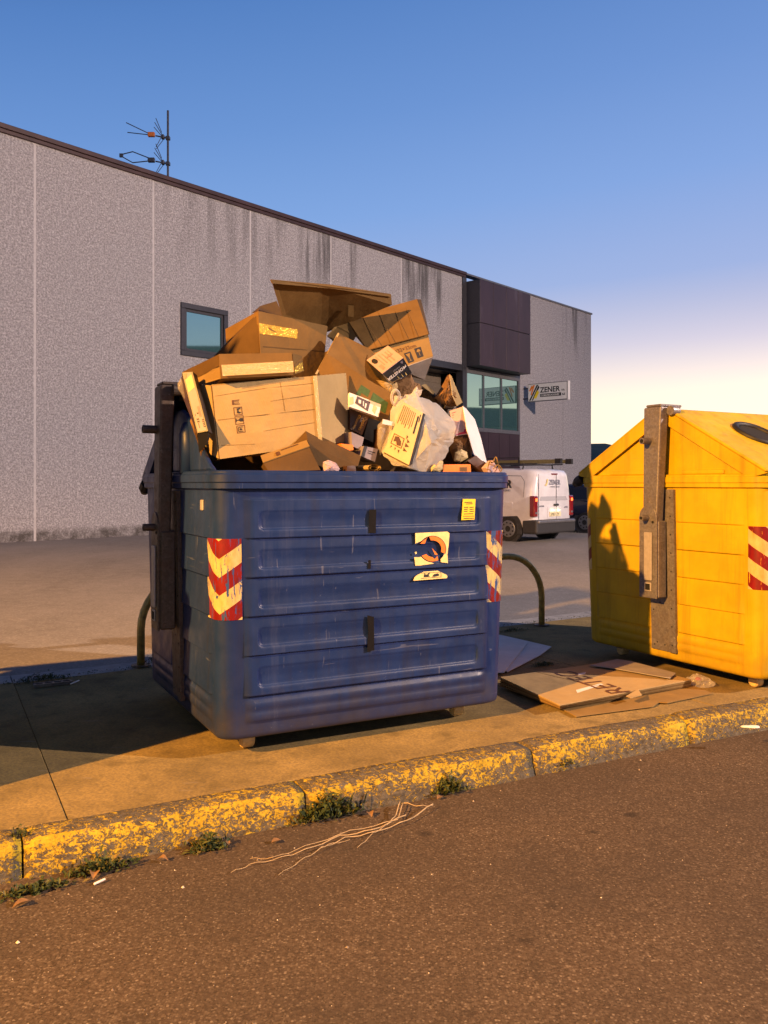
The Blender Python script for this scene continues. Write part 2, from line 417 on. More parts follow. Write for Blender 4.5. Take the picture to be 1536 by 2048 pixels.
    t = NT('gold_tape', (.85, .58, .10), .16, .55, .9); t.set('Normal', t.bump(t.noise(70, 4, .6, None, 1.5), 1.0, .014)); MAT['tape_gold'] = t.m
    def film(name, c, trans, rough):
        t = NT(name, c, rough, 0, .6)
        tr = t.n.new('ShaderNodeBsdfTranslucent'); tr.inputs[0].default_value = (*c, 1)
        tp = t.n.new('ShaderNodeBsdfTransparent')
        m1 = t.n.new('ShaderNodeMixShader'); m1.inputs[0].default_value = .4
        m2 = t.n.new('ShaderNodeMixShader'); t.put(trans, m2.inputs[0])
        t.t.links.new(t.b.outputs[0], m1.inputs[1]); t.t.links.new(tr.outputs[0], m1.inputs[2])
        t.t.links.new(m1.outputs[0], m2.inputs[1]); t.t.links.new(tp.outputs[0], m2.inputs[2])
        t.t.links.new(m2.outputs[0], t.n['Material Output'].inputs[0])
        t.set('Normal', t.bump(t.noise(14, 5, .6, None, 2.0), .55, .03)); return t.m
    MAT['bag'] = film('white_bag_film', (.82, .78, .70), .40, .28)
    MAT['clear'] = film('clear_film', (.75, .72, .68), .62, .12)
    # plants
    t = NT('weed_leaf', (.05, .075, .02), .6, spec=.3)
    oi = t.n.new('ShaderNodeObjectInfo'); g = t.n.new('ShaderNodeNewGeometry')
    t.base(t.ramp(g.outputs['Random Per Island'], [(0, (.022, .035, .010)), (.6, (.055, .075, .02)), (.9, (.10, .10, .03)), (1, (.17, .12, .045))])); MAT['weed'] = t.m
    MAT['hill'] = simple('hill_scrub', (.045, .060, .030), .95, var=.5, scale=.12)
    MAT['render'] = simple('pale_render', (.32, .30, .28), .9, var=.15, scale=.6)
    MAT['rooftile'] = simple('dull_roof_tiles', (.12, .085, .07), .9, var=.3, scale=2)
    MAT['pole'] = simple('lamp_pole_paint', (.20, .20, .21), .5, .5, .1)
    MAT['ladder_yellow'] = simple('yellow_fibreglass', (.20, .175, .07), .6, var=.2)
    MAT['antenna'] = simple('antenna_metal', (.07, .07, .08), .45, .6, .2)
    MAT['antenna_orange'] = simple('antenna_orange_box', (.45, .13, .02), .5, var=.1)
materials()

# ------------------------------------------------------------------ street lamps (out of frame; they light the scene)
def street_lamp(loc, h, power, colour, label, aim, cone, tilt):
    root = empty('street_lamp', (loc[0], loc[1], -.14), math.atan2(aim[1]-loc[1], aim[0]-loc[0]), label=label, cat='street lamp')
    H = h+.12
    mk('base_plate', prism([(-.2, -.2), (.2, -.2), (.2, .2), (-.2, .2)], 'z', 0, .03), MAT['pole'], root)
    mk('pole', tube([(0, 0, .03), (0, 0, H*.5), (0, 0, H+.15)], [.09, .075, .06], 12), MAT['pole'], root, smooth=True)
    mk('arm', tube([(0, 0, H+.1), (.4, 0, H+.3), (1.0, 0, H+.38), (1.5, 0, H+.36)], .035, 8), MAT['pole'], root, smooth=True)
    mk('lamp_head', prism([(1.35, H+.26), (2.1, H+.22), (2.1, H+.30), (1.8, H+.42), (1.4, H+.42)], 'y', -.14, .14), MAT['pole'], root, bevel=.02)
    mk('lens', box(1.5, 2.0, -.1, .1, H+.19, H+.215), MAT['lamp_lens'], root)
    li = bpy.data.lights.new('lamp_light', 'SPOT'); li.energy = power; li.color = colour; li.shadow_soft_size = .16
    li.spot_size = R(cone); li.spot_blend = .42                    # cut-off luminaire: thrown forward and down
    lo = bpy.data.objects.new('lamp_light', li); COL.objects.link(lo); lo.parent = root; lo.location = (1.75, 0, H-.03)
    lo.rotation_euler = (0, R(-tilt), 0)
    return root
street_lamp(*LAMPS[0], 'street lamp with an orange sodium light across the road behind the camera', (0, 5), 118, 24)
street_lamp(*LAMPS[1], 'street lamp with a paler warm light farther along the road', (0, 5), 150, 45)

# ------------------------------------------------------------------ ground: road, kerb, pavement, yard
SU, SN = Vector((.8829, .4695, 0)), Vector((-.4695, .8829, 0))
def S(u, d, z=0.0): return SU*u+SN*d+Vector((0, 0, z))
K0 = 3.588                                       # kerb front edge
def far_edge(u): return 6.47+.068*u
def plane(name, pts, mat):
    return mk(name, ([Vector(p) for p in pts], [tuple(range(len(pts)))]), mat, kind='structure')
plane('ground', [(-900, -900, -.20), (900, -900, -.20), (900, 900, -.20), (-900, 900, -.20)], MAT['yard'])
plane('road', [S(-60, -7, -.14), S(60, -7, -.14), S(60, K0+.1, -.14), S(-60, K0+.1, -.14)], MAT['asphalt'])
plane('yard', [S(-70, far_edge(-70), -.03), S(90, far_edge(90), -.03), S(90, 110, -.03), S(-70, 110, -.03)], MAT['yard'])
# pavement slabs cast in bays, with open joints
pav = empty('pavement', S(2, 5), kind='structure')
rng = random.Random(5)
def pav_block(name, u0, u1, d0, d1, mat, z0=-.2, z1=0.0, kids=pav, jig=.0):
    f0 = d0 if callable(d0) else (lambda u: d0)
    f1 = d1 if callable(d1) else (lambda u: d1)
    b = [S(u0, f0(u0), z0), S(u1, f0(u1), z0), S(u1, f1(u1), z0), S(u0, f1(u0), z0)]
    t = [Vector((p.x, p.y, z1)) for p in b]
    return mk(name, hexa(b, t), mat, kids, world=True, bevel=.003)
KW = .145
js = [-22, -18.1, -14.2, -10.3, -6.9, -3.4, .49, 4.35, 8.3, 12.2, 16, 20, 24]
for a, b in zip(js, js[1:]):
    pav_block('pavement_slab', a+.0016, b-.0016, K0+KW+.004, lambda u: far_edge(u)-.02, MAT['pavement'], z1=rng.uniform(-.003, .002))
edg = empty('edging', S(2, 6.6), kind='structure')
for a, b in zip(js, js[1:]):
    for k in range(4):
        x0 = a+(b-a)*k/4; x1 = a+(b-a)*(k+1)/4
        pav_block('edging_stone', x0+.004, x1-.004, lambda u: far_edge(u)+.012, lambda u: far_edge(u)+.30, MAT['edging'], z1=-.012+rng.uniform(-.004, .004), kids=edg)
# kerb stones with a worn, rounded nose
kerb = empty('kerb', S(2, K0), kind='structure')
def kerb_stone(u0, u1, seed):
    r = random.Random(seed); n = 26; V, F = [], []
    prof = [(-.02, -.24), (-.034, -.145), (-.016, -.075), (-.004, -.030), (.004, -.012), (.018, -.002), (.05, .003), (.10, .004), (.138, .003), (KW, -.004), (KW, -.2)]
    for i in range(n+1):
        t = i/n; u = u0+(u1-u0)*t
        e = min(t, 1-t)*(u1-u0)
        for j, (d, z) in enumerate(prof):
            k = mnoise.noise(Vector((u*2.3, j*.35, seed*3.1)))*.010+mnoise.noise(Vector((u*9, j*.9, seed*1.7)))*.006
            pull = .012*max(0, 1-e/.03)
            inner = j in (0, 9, 10)
            V.append(S(u, K0+d+(0 if inner else -k*(1.3 if j < 5 else 0)+pull*(j < 8)), z+(0 if inner or j == 1 else k*.5-pull*.7*(j > 2))))
    m = len(prof)
    for i in range(n):
        for j in range(m-1): F.append((i*m+j, (i+1)*m+j, (i+1)*m+j+1, i*m+j+1))
    F.append(tuple(range(m))); F.append(tuple((n*m+j) for j in range(m))[::-1])
    return mk('kerb_stone', (V, F), MAT['kerb'], kerb, world=True, smooth=True)
ks = [.305]
stones = [-3.4, -2.15, -.93, .305, 1.50, 2.80, 3.95, 5.2, 6.45, 7.7, 8.95, 10.2, 11.5]
for i, (a, b) in enumerate(zip(stones, stones[1:])): kerb_stone(a+.004, b-.004, i)

# ------------------------------------------------------------------ warehouse
WA = math.atan2(.752, .659)
wh = empty('warehouse', (-9.307, 20.48, 0), WA, label='long grey concrete warehouse with dark coping and maroon clad bay', cat='building')
ZT = 9.93
def panel(t0, t1, z0, z1, name='wall_panel', y0=0.0):
    return mk(name, box(t0, t1, y0, y0+.16, z0, z1), MAT['wall'], wh)
ts = [-13.5, -9.9, -6.3, -2.7, .875, 4.305, 7.805, 11.36, 15.12]
G = .034
for a, b in zip(ts, ts[1:]):
    if a == 4.305:
        w0, w1, z0, z1 = 5.20, 6.91, 5.12, 6.66
        mk('wall_panel', join(box(a+G, w0, 0, .16, -.1, ZT), box(w1, b-G, 0, .16, -.1, ZT),
                              box(w0, w1, .002, .16, -.1, z0), box(w0, w1, .002, .16, z1, ZT)), MAT['wall'], wh)
    else: panel(a+G, b-G, -.1, ZT)
panel(15.12+G, 18.98, 6.32, ZT)
panel(23.42, 27.3-.012, -.1, ZT+.12); panel(27.3+.012, 30.17, -.1, ZT+.12)
for a in ts[1:]: mk('joint_strip', box(a-.04, a+.04, .006, .1, -.1, ZT), MAT['joint'], wh)
mk('joint_strip', box(27.27, 27.33, .03, .1, -.1, ZT), MAT['frame_dark'], wh)
mk('roof_slab', box(-13.5, 30.1, .2, 26, 9.3, 9.6), MAT['yard'], wh)
mk('back_wall', box(-13.5, 30.17, 26.0, 26.2, -.1, ZT), MAT['wall'], wh)
mk('end_wall', box(29.97, 30.165, .18, 25.98, -.1, ZT), MAT['wall'], wh)
mk('end_wall', box(-13.7, -13.51, .18, 25.98, -.1, ZT), MAT['wall'], wh)
cp = mk('coping', join(box(-13.6, 19.2, -.10, .3, ZT+.09, ZT+.21), box(-13.6, 19.2, -.06, .28, ZT-.005, ZT+.088)), MAT['coping'], wh, bevel=.008)
mk('coping', box(19.2, 30.24, -.05, .3, ZT+.122, ZT+.20), MAT['frame_grey'], wh, bevel=.008, label='thinner grey coping over the far end of the wall')
# small window
win = mk('window', join(box(5.205, 6.905, -.045, .10, 6.50, 6.655), box(5.205, 6.905, -.045, .10, 5.125, 5.27),
                        box(5.205, 5.36, -.044, .10, 5.272, 6.498), box(6.75, 6.905, -.044, .10, 5.272, 6.498)), MAT['frame_dark'], wh, bevel=.01,
         label='small square window with dark frame and teal glass')
mk('frame', join(box(5.36, 6.75, .012, .07, 6.42, 6.498), box(5.36, 6.75, .012, .07, 5.272, 5.35), box(5.362, 5.43, .013, .07, 5.35, 6.42), box(6.68, 6.748, .013, .07, 5.35, 6.42)), MAT['frame_dark'], win)
mk('pane', box(5.43, 6.68, .045, .055, 5.35, 6.42), MAT['glass'], win)
# recessed entrance beside the bay
mk('lintel', box(15.14, 19.0, -.03, .3, 6.06, 6.318), MAT['frame_dark'], wh)
mk('mullion', box(18.99, 19.26, -.04, .3, -.1, ZT), MAT['frame_dark'], wh)
mk('jamb', box(15.14, 15.5, -.02, 1.1, -.1, 6.055), MAT['frame_dark'], wh)
mk('soffit', box(15.5, 18.98, .31, 1.1, 6.0, 6.055), MAT['frame_dark'], wh)
rd = mk('roller_door', box(15.5, 18.98, 1.1, 1.2, -.1, 5.99), MAT['door_roller'], wh)
for k in range(24): mk('slat', box(15.52, 18.96, 1.075, 1.097, k*.245-.02, k*.245+.20), MAT['door_roller'], rd)
# bay: maroon clad box above, strip window, clad apron below
bay = mk('bay_box', box(19.30, 23.18, -.66, .1, 6.27, 9.76), MAT['frame_dark'], wh, label='maroon clad box jutting out at the top of the bay')
cw = 3.9/4
for i in range(4):
    for z0, z1 in ((6.26, 7.99), (8.02, 9.77)):
        mk('cladding_panel', box(19.28+i*cw+.010, 19.28+(i+1)*cw-.010, -.70, -.663, z0, z1), MAT['maroon'], bay, bevel=.006)
for z0, z1 in ((6.26, 7.99), (8.02, 9.77)): mk('side_panel', box(19.262, 19.297, -.69, .0, z0, z1), MAT['frame_dark'], bay)
sw = mk('strip_window', join(box(19.27, 23.40, -.02, .12, 6.02, 6.25), box(19.27, 23.40, -.02, .12, 3.62, 3.78),
                             box(23.27, 23.40, -.019, .12, 3.782, 6.018), box(19.27, 19.33, -.019, .12, 3.782, 6.018)), MAT['frame_grey'], wh, label='wide window of three panes under the maroon box')
xs = [19.33, 20.55, 21.92, 23.27]
for a, b in zip(xs, xs[1:]):
    if a > 19.4: mk('mullion', box(a-.035, a+.035, -.018, .1, 3.783, 6.017), MAT['frame_grey'], sw)
    mk('pane', box(a+.036, b-.036, .03, .045, 3.79, 6.01), MAT['glass'], sw)
for i in range(5):
    mk('apron_panel', box(19.27+i*.826+.008, 19.27+(i+1)*.826-.008, .0, .08, -.1, 3.612), MAT['maroon'], wh)
mk('apron_backing', box(19.27, 23.40, .085, .15, -.1, 3.612), MAT['frame_dark'], wh)
# hanging box sign
wm = mw(wh)
sg = empty('hanging_sign', wm @ Vector((23.62, 0, 5.09)), WA, label='white box sign with black company lettering on the warehouse wall', cat='sign')
mk('sign_case', box(0, .16, -2.28, -.29, 0, .80), MAT['frame_grey'], sg, bevel=.01)
face = mk('sign_face', box(-.012, -.002, -2.25, -.32, .03, .77), MAT['white_print'], sg)
mk('end_cap', box(-.004, .164, -2.32, -2.283, -.01, .81), MAT['white_print'], sg)
for z in (.16, .62): mk('bracket', tube([(.08, -.30, z), (.08, .02, z)], .025, 8), MAT['frame_dark'], sg)
ms = mw(sg)
sx = wm.to_3x3() @ Vector((0, -1, 0)); sy = Vector((0, 0, 1))
so = lambda y, z: ms @ Vector((-.014, y, z))
text('lettering', 'ZENER', .33, MAT['black_print'], sg, so(-.93, .38), sx, sy, bold=.008, sx=.98)
text('lettering', 's.a.', .13, MAT['black_print'], sg, so(-2.00, .40), sx, sy, bold=.004)
mk('lettering_band', box(-.016, -.013, -1.98, -.93, .18, .32), MAT['black_print'], sg)
text('lettering', 'COMUNICACIONES', .105, MAT['white_print'], sg, ms @ Vector((-.019, -.97, .212)), sx, sy, bold=.002, sx=.98)
text('lettering', 'AZ', .12, MAT['black_print'], sg, so(-2.02, .20), sx, sy, bold=.004)
def flat(y, z): return (-.0145, y, z)
def sign_poly(name, pts, mat, off=0.0):
    mk(name, prism([p for p in pts], 'x', -.0165-off, -.013), mat, sg)
sign_poly('emblem_stripe', [(-.36, .05), (-.44, .05), (-.84, .74), (-.76, .74)], MAT['black_print'])
sign_poly('emblem_stripe', [(-.50, .05), (-.56, .05), (-.90, .62), (-.84, .70)], MAT['black_print'])
sign_poly('emblem_stripe', [(-.60, .14), (-.74, .14), (-.88, .40), (-.78, .50)], MAT['sticker_yellow'], .001)
sign_poly('emblem_stripe', [(-.44, .30), (-.50, .30), (-.66, .74), (-.58, .74)], MAT['orange'], .001)
sign_poly('emblem_stripe', [(-.36, .50), (-.42, .46), (-.58, .66), (-.50, .72)], MAT['orange'], .0015)

# roof antennas on one mast
an = empty('roof_antenna', wm @ Vector((5.02, .35, 9.5)), 0, label='thin roof mast carrying two television antennas', cat='antenna')
AX = math.radians(0)
mk('mast', tube([(0, 0, 0), (0, 0, 2.72)], .032, 8), MAT['antenna'], an)
def yagi(z, tips, boxmat, nm):
    boom = Vector((-1.15, -.1, 0))
    mk('boom', tube([(0, 0, z), (-.35, -.03, z+.06)], .02, 6), MAT['antenna'], an)
    mk('clamp', box(-.06, .06, -.06, .06, z-.05, z+.05), MAT['antenna'], an, bevel=.01)
    mk('hub', box(-.19, -.10, -.06, .06, z-.03, z+.10), MAT['antenna'], an, bevel=.02)
    bx = mk('balun_box', box(-.58, -.38, -.05, .05, z+.04, z+.17), boxmat, an, bevel=.015)
    mk('driven_element', tips, MAT['antenna'], an)
    rf = mk('reflector', join(*[tube([(-.14-.03*k, y, z+.10), (-.30-.07*k, y-.03, z+.50-.06*k)], .011, 5) for k, y in ((0, -.16), (1, -.02), (2, .16))],
                              *[tube([(-.14-.03*k, y, z), (-.30-.06*k, y-.03, z-.32+.05*k)], .010, 5) for k, y in ((0, -.14), (1, .12))]), MAT['antenna'], an)
yagi(1.92, join(tube([(-.56, 0, 2.06), (-1.18, -.10, 2.33)], .013, 6), tube([(-.56, 0, 2.02), (-1.20, .10, 2.13)], .013, 6)), MAT['antenna_orange'], 'up')
yagi(1.18, join(tube([(-.56, 0, 1.35), (-1.02, 0, 1.53), (-1.34, 0, 1.45), (-1.36, 0, 1.42), (-1.32, 0, 1.38), (-1.02, 0, 1.21), (-.56, 0, 1.26)], .016, 6), box(-1.40, -1.30, -.03, .03, 1.37, 1.47)), MAT['antenna'], 'low')

# ------------------------------------------------------------------ far things
def hill():
    V, F = [], []; n = 90
    for i in range(n+1):
        az = R(8+i*120/n); ux, uy = math.sin(az), math.cos(az)
        h = 12+10*mnoise.noise(Vector((i*.09, 1.3, 0)))+4*mnoise.noise(Vector((i*.4, 7, 0)))+52*max(0, 1-abs(i-64)/26)
        for k, (rr, f) in enumerate(((230, 0), (300, .6), (360, 1), (460, .8), (600, 0))):
            V.append((ux*rr, uy*rr, -.3+h*f*(1+.12*mnoise.noise(Vector((i*.7, k*2.0, 3))))))
    for i in range(n):
        for k in range(4): F.append((i*5+k, (i+1)*5+k, (i+1)*5+k+1, i*5+k+1))
    mk('hill', (V, F), MAT['hill'], smooth=True, kind='structure')
hill()
def far_house(loc, rz, L, D, H, label, chim):
    h = empty('street_building', loc, rz, label=label, cat='building')
    mk('wall', box(-L/2, L/2, -D/2, D/2, -.2, H), MAT['render'], h)
    r = mk('roof', prism([(-D/2-.3, H), (D/2+.3, H), (0, H+D*.22)], 'x', -L/2-.3, L/2+.3), MAT['rooftile'], h)
    if chim: mk('chimney', box(-L*.2, -L*.2+1.0, -.5, .5, H+D*.05, H+D*.22+1.6), MAT['render'], r)
    n = int(L//4)
    for k in range(n):
        x = -L/2+L*(k+.5)/n
        for z in (1.2, 4.2):
            if z+1.5 > H: continue
            w = mk('window', box(x-.7, x+.7, D/2+.001, D/2+.06, z, z+1.5), MAT['frame_dark'], h)
            mk('pane', box(x-.6, x+.6, D/2+.062, D/2+.07, z+.1, z+1.4), MAT['glass'], w)
far_house((46, 19, 0), R(96), 15, 10, 11.5, 'tall pale building across the yard seen only in window reflections', True)
far_house((49, 47, 0), R(80), 20, 10, 6.6, 'low pale building seen only in the strip window reflection', True)

# ------------------------------------------------------------------ vehicles
def loft_car(name, secs, mat, parent):
    V, F = [], []
    def half(x, zb, zs, zt, wl, ww, wt):
        return [(x, 0, zb), (x, wl*.8, zb), (x, wl*.97, zb+.05), (x, wl, zb+.18), (x, (wl+ww)/2+.01, (zb+.18+zs)/2), (x, ww, zs),
                (x, (ww*.5+wt*.5)+.012, (zs+zt-.14)/2), (x, wt, zt-.14), (x, wt*.955, zt-.06), (x, wt*.86, zt-.02), (x, wt*.45, zt-.002), (x, 0, zt)]
    for s in secs:
        h = half(*s); V += h+[(x, -y, z) for x, y, z in h[-2:0:-1]]
    m = 22
    for i in range(len(secs)-1):
        for k in range(m): F.append((i*m+k, i*m+(k+1) % m, (i+1)*m+(k+1) % m, (i+1)*m+k))
    F.append(tuple(range(m))[::-1]); F.append(tuple((len(secs)-1)*m+k for k in range(m)))
    o = mk(name, (V, F), mat, parent)
    bm = bmesh.new(); bm.from_mesh(o.data); bmesh.ops.recalc_face_normals(bm, faces=bm.faces); bm.to_mesh(o.data); bm.free()
    o.data.shade_smooth(); o.data.set_sharp_from_angle(angle=R(38))
    return o
def wheel(parent, x, y, r, side):
    w = mk('wheel', tube([(x, y-.1*side, r), (x, y+.06*side, r), (x, y+.09*side, r)], [r, r, r*.93], 28), MAT['tyre'], parent, smooth=False, bevel=.012)
    rim = mk('rim', tube([(x, y+.088*side, r), (x, y+.10*side, r)], [r*.68, r*.62], 24), MAT['steel_rim'], w)
    mk('tyre_well', tube([(x, y+.1005*side, r), (x, y+.103*side, r)], r*.24, 16), MAT['tyre'], w)
    for k in range(9):
        a = 2*math.pi*k/9
        cx, cz = x+math.cos(a)*r*.49, r+math.sin(a)*r*.49
        mk('rim_hole', tube([(cx, y+.098*side, cz), (cx, y+.104*side, cz)], r*.075, 8), MAT['black'], w)
van = empty('delivery_van', (4.26, 21.24, -.03), math.atan2(.68, -.73), label='white delivery van with lit tail lamp and ladder on its roof', cat='van')
VS = [(0.0, .42, 1.02, 1.66, .74, .76, .62), (.03, .36, 1.02, 1.74, .83, .84, .70), (.10, .33, 1.02, 1.79, .88, .895, .755), (.28, .28, 1.03, 1.82, .895, .905, .775),
      (1.5, .25, 1.03, 1.84, .90, .905, .78), (2.5, .25, 1.03, 1.83, .90, .905, .77), (3.0, .25, 1.02, 1.70, .90, .90, .72), (3.45, .25, 1.02, 1.30, .89, .88, .72),
      (3.9, .26, .92, 1.08, .86, .84, .72), (4.25, .30, .80, .92, .76, .74, .62), (4.38, .40, .70, .78, .6, .58, .5)]
loft_car('body', VS, MAT['van'], van)
for x in (.74, 3.45):
    for s in (1, -1):
        mk('wheel_arch', tube([(x, s*.80, .34), (x, s*.905, .34)], .40, 28), MAT['bumper'], van)
        wheel(van, x, s*.83, .315, s)
bp = mk('bumper', box(-.10, .34, -.91, .91, .20, .55), MAT['bumper'], van, bevel=.05, seg=3)
mk('bumper_step', box(-.13, -.05, -.86, .86, .46, .535), MAT['steel_rim'], bp, bevel=.025, seg=2)
mk('sill', box(.34, 3.1, .86, .915, .17, .32), MAT['bumper'], van, bevel=.02)
# rear glass, split doors
mk('rear_glass', sheet([mw(van) @ Vector(p) for p in ((-.012, .63, 1.02), (-.012, -.66, 1.02), (-.0, -.60, 1.12), (.012, -.53, 1.60), (.012, .50, 1.60), (.0, .60, 1.12))], .02),
   MAT['van_glass'], van, world=True)
mk('door_seam', box(-.014, -.004, -.125, -.112, .56, 1.66), MAT['frame_grey'], van)
mk('door_seam', box(-.012, -.004, .69, .702, .56, 1.68), MAT['frame_grey'], van)
mk('high_brake_lamp', box(-.02, .03, -.16, .10, 1.665, 1.695), MAT['tail'], van)
mk('door_handle', box(-.05, -.004, -.20, .02, .88, .935), MAT['bumper'], van, bevel=.02)
for s in (1, -1):
    tl = mk('tail_lamp', box(-.035, .12, s*.835-.085, s*.835+.085, .62, 1.14), MAT['tail'], van, bevel=.03, seg=2)
    mk('lit_bulb', box(-.040, .02, s*.835-.055, s*.835+.055, .985, 1.09), MAT['tail_on'], tl, bevel=.02)
    mk('reverse_lens', box(-.039, .02, s*.835-.06, s*.835+.06, .68, .76), MAT['steel_rim'], tl, bevel=.02)
np_ = mk('number_plate', box(-.035, -.006, -.30, .22, .62, .73), MAT['plate'], van)
mk('plate_recess', box(-.012, -.003, -.36, .28, .575, .86), MAT['van'], van, bevel=.004)
for y in (-.17, .09):
    mk('plate_lamp', box(-.055, -.03, y-.05, y+.05, .765, .785), MAT['plate_lamp'], van)
mv = mw(van)
bx_, by_ = (mv.to_3x3() @ Vector((0, -1, 0))), Vector((0, 0, 1))
text('lettering', '5785 LZY', .10, MAT['black_print'], van, mv @ Vector((-.0365, .19, .64)), bx_, by_)
text('lettering', 'ZENER', .17, MAT['grey_print'], van, mv @ Vector((-.020, .22, 1.42)), bx_, (mv.to_3x3() @ Vector((.03, 0, .5))), bold=.004)
text('lettering', 'COMUNICACIONES', .05, MAT['grey_print'], van, mv @ Vector((-.022, .19, 1.345)), bx_, (mv.to_3x3() @ Vector((.03, 0, .5))))
mk('emblem', prism([(.42, 1.40), (.35, 1.38), (.30, 1.46), (.28, 1.56), (.33, 1.54), (.35, 1.45)], 'x', -.022, -.012), MAT['sticker_cream'], van)
text('lettering', 'e·HDi', .07, MAT['grey_print'], van, mv @ Vector((-.009, -.50, .82)), bx_, by_, bold=.002)
text('lettering', 'PARTNER', .05, MAT['grey_print'], van, mv @ Vector((-.009, .66, .865)), bx_, by_, bold=.002)
# left side print, fuel flap, panel line
lx = mv.to_3x3() @ Vector((-1, 0, 0)); ly = mv.to_3x3() @ Vector((0, -.16, 1))
text('lettering', 'ZENER', .27, MAT['black_print'], van, mv @ Vector((1.50, .872, 1.34)), lx, ly, bold=.012, ext=.004)
text('lettering', 'TELECOMUNICACIONES', .075, MAT['grey_print'], van, mv @ Vector((1.52, .888, 1.245)), lx, ly, ext=.004)
mk('fuel_flap', box(.62, .86, .902, .912, .80, .98), MAT['van'], van, bevel=.004)
mk('side_panel_line', tube([(.30, .894, 1.10), (.30, .852, 1.50), (.42, .826, 1.63), (.8, .824, 1.64), (2.2, .824, 1.645)], .006, 5), MAT['frame_grey'], van)
rk = mk('roof_rack', join(tube([(.45, .70, 1.80), (.45, .66, 1.92), (.45, -.66, 1.92), (.45, -.70, 1.80)], .02, 6), tube([(1.7, .72, 1.80), (1.7, .66, 1.92), (1.7, -.66, 1.92), (1.7, -.72, 1.80)], .02, 6),
        tube([(.1, .6, 1.93), (2.4, .6, 1.93)], .018, 6), tube([(.1, -.6, 1.93), (2.4, -.6, 1.93)], .018, 6)), MAT['bumper'], van)
ld = empty('ladder', mv @ Vector((-.30, 0, 1.95)), math.atan2(.68, -.73), label='yellow and black ladder strapped flat on the roof of the white van', cat='ladder')
for y in (-.25, .25): mk('rail', box(0, 2.6, y-.03, y+.03, .0, .09), MAT['ladder_yellow'], ld)
for k in range(9): mk('rung', tube([(.15+k*.28, -.24, .045), (.15+k*.28, .24, .045)], .018, 6), MAT['ladder_yellow'], ld)
for x in (-.08, 2.56):
    for y in (-.30, .20): mk('end_shoe', box(x, x+.16, y, y+.10, -.02, .11), MAT['black'], ld)
mk('guard_frame', join(box(1.1, 2.7, .31, .34, .0, .02), box(1.1, 2.7, .31, .34, .14, .16), box(1.1, 1.13, .31, .34, .02, .14), box(1.9, 1.93, .31, .34, .02, .14), box(2.67, 2.7, .31, .34, .02, .14)), MAT['black'], ld)

car = empty('parked_car', (7.0, 24.76, -.03), math.atan2(.68, -.73), label='dark blue car parked between the white van and the yellow container', cat='car')
CS = [(0.0, .45, .85, .98, .70, .72, .58), (.06, .34, .92, 1.10, .82, .83, .62), (.35, .24, .95, 1.34, .87, .88, .62), (.9, .20, .95, 1.42, .88, .88, .64), (1.9, .19, .94, 1.43, .88, .88, .64),
      (2.5, .19, .93, 1.34, .88, .88, .62), (3.05, .20, .92, 1.04, .87, .86, .70), (3.7, .24, .82, .90, .83, .80, .66), (4.1, .34, .62, .72, .68, .66, .55)]
loft_car('body', CS, MAT['carpaint'], car)
mk('side_window', sheet([mw(car) @ Vector(p) for p in ((.42, .872, .99), (2.85, .868, .975), (2.45, .668, 1.27), (.85, .668, 1.335), (.55, .70, 1.28))], .012), MAT['car_glass'], car, world=True)
mk('side_window', sheet([mw(car) @ Vector(p) for p in ((.42, -.872, .99), (2.85, -.868, .975), (2.45, -.668, 1.27), (.85, -.668, 1.335), (.55, -.70, 1.28))], -.012), MAT['car_glass'], car, world=True)
mk('belt_trim', tube([(.38, .893, .965), (2.9, .887, .95)], .010, 6), MAT['steel_rim'], car)
mk('roof_edge_glint', tube([(.55, .60, 1.375), (.9, .60, 1.43), (2.3, .60, 1.41)], .014, 6), MAT['steel_rim'], car)  # bright tube in place of the reflection along the roof edge
mk('tail_lamp', box(.0, .16, .70, .86, .74, .94), MAT['tail'], car, bevel=.02)
for x in (.75, 3.35):
    for s in (1, -1):
        mk('wheel_arch', tube([(x, s*.78, .33), (x, s*.885, .33)], .37, 24), MAT['bumper'], car); wheel(car, x, s*.80, .31, s)

# ------------------------------------------------------------------ bent tube guard behind the blue bin
def hoop():
    a = Vector((-1.87, 6.50, 0)); b = Vector((1.56, 8.36, 0)); r = .42; h = .70
    d = (b-a); L = d.length; d.normalize(); path = [a+Vector((0, 0, -.05))]
    for k in range(10):
        t = R(90)*k/9; path.append(a+d*(r*(1-math.cos(t)))+Vector((0, 0, h-r+r*math.sin(t))))
    for k in range(10):
        t = R(90)*(1-k/9); path.append(b-d*(r*(1-math.cos(t)))+Vector((0, 0, h-r+r*math.sin(t))))
    path.append(b+Vector((0, 0, -.05)))
    root = empty('tube_guard', (a+b)/2, label='low bent tube guard rail with worn yellow paint behind the blue container', cat='guard rail')
    mk('rail', tube(path, .031, 12), MAT['brass'], root, world=True, smooth=True)
    for p in (a, b): mk('foot_plate', tube([p+Vector((0, 0, .001)), p+Vector((0, 0, .012))], .075, 12), MAT['galv_rust_shade'], root, world=True)
hoop()

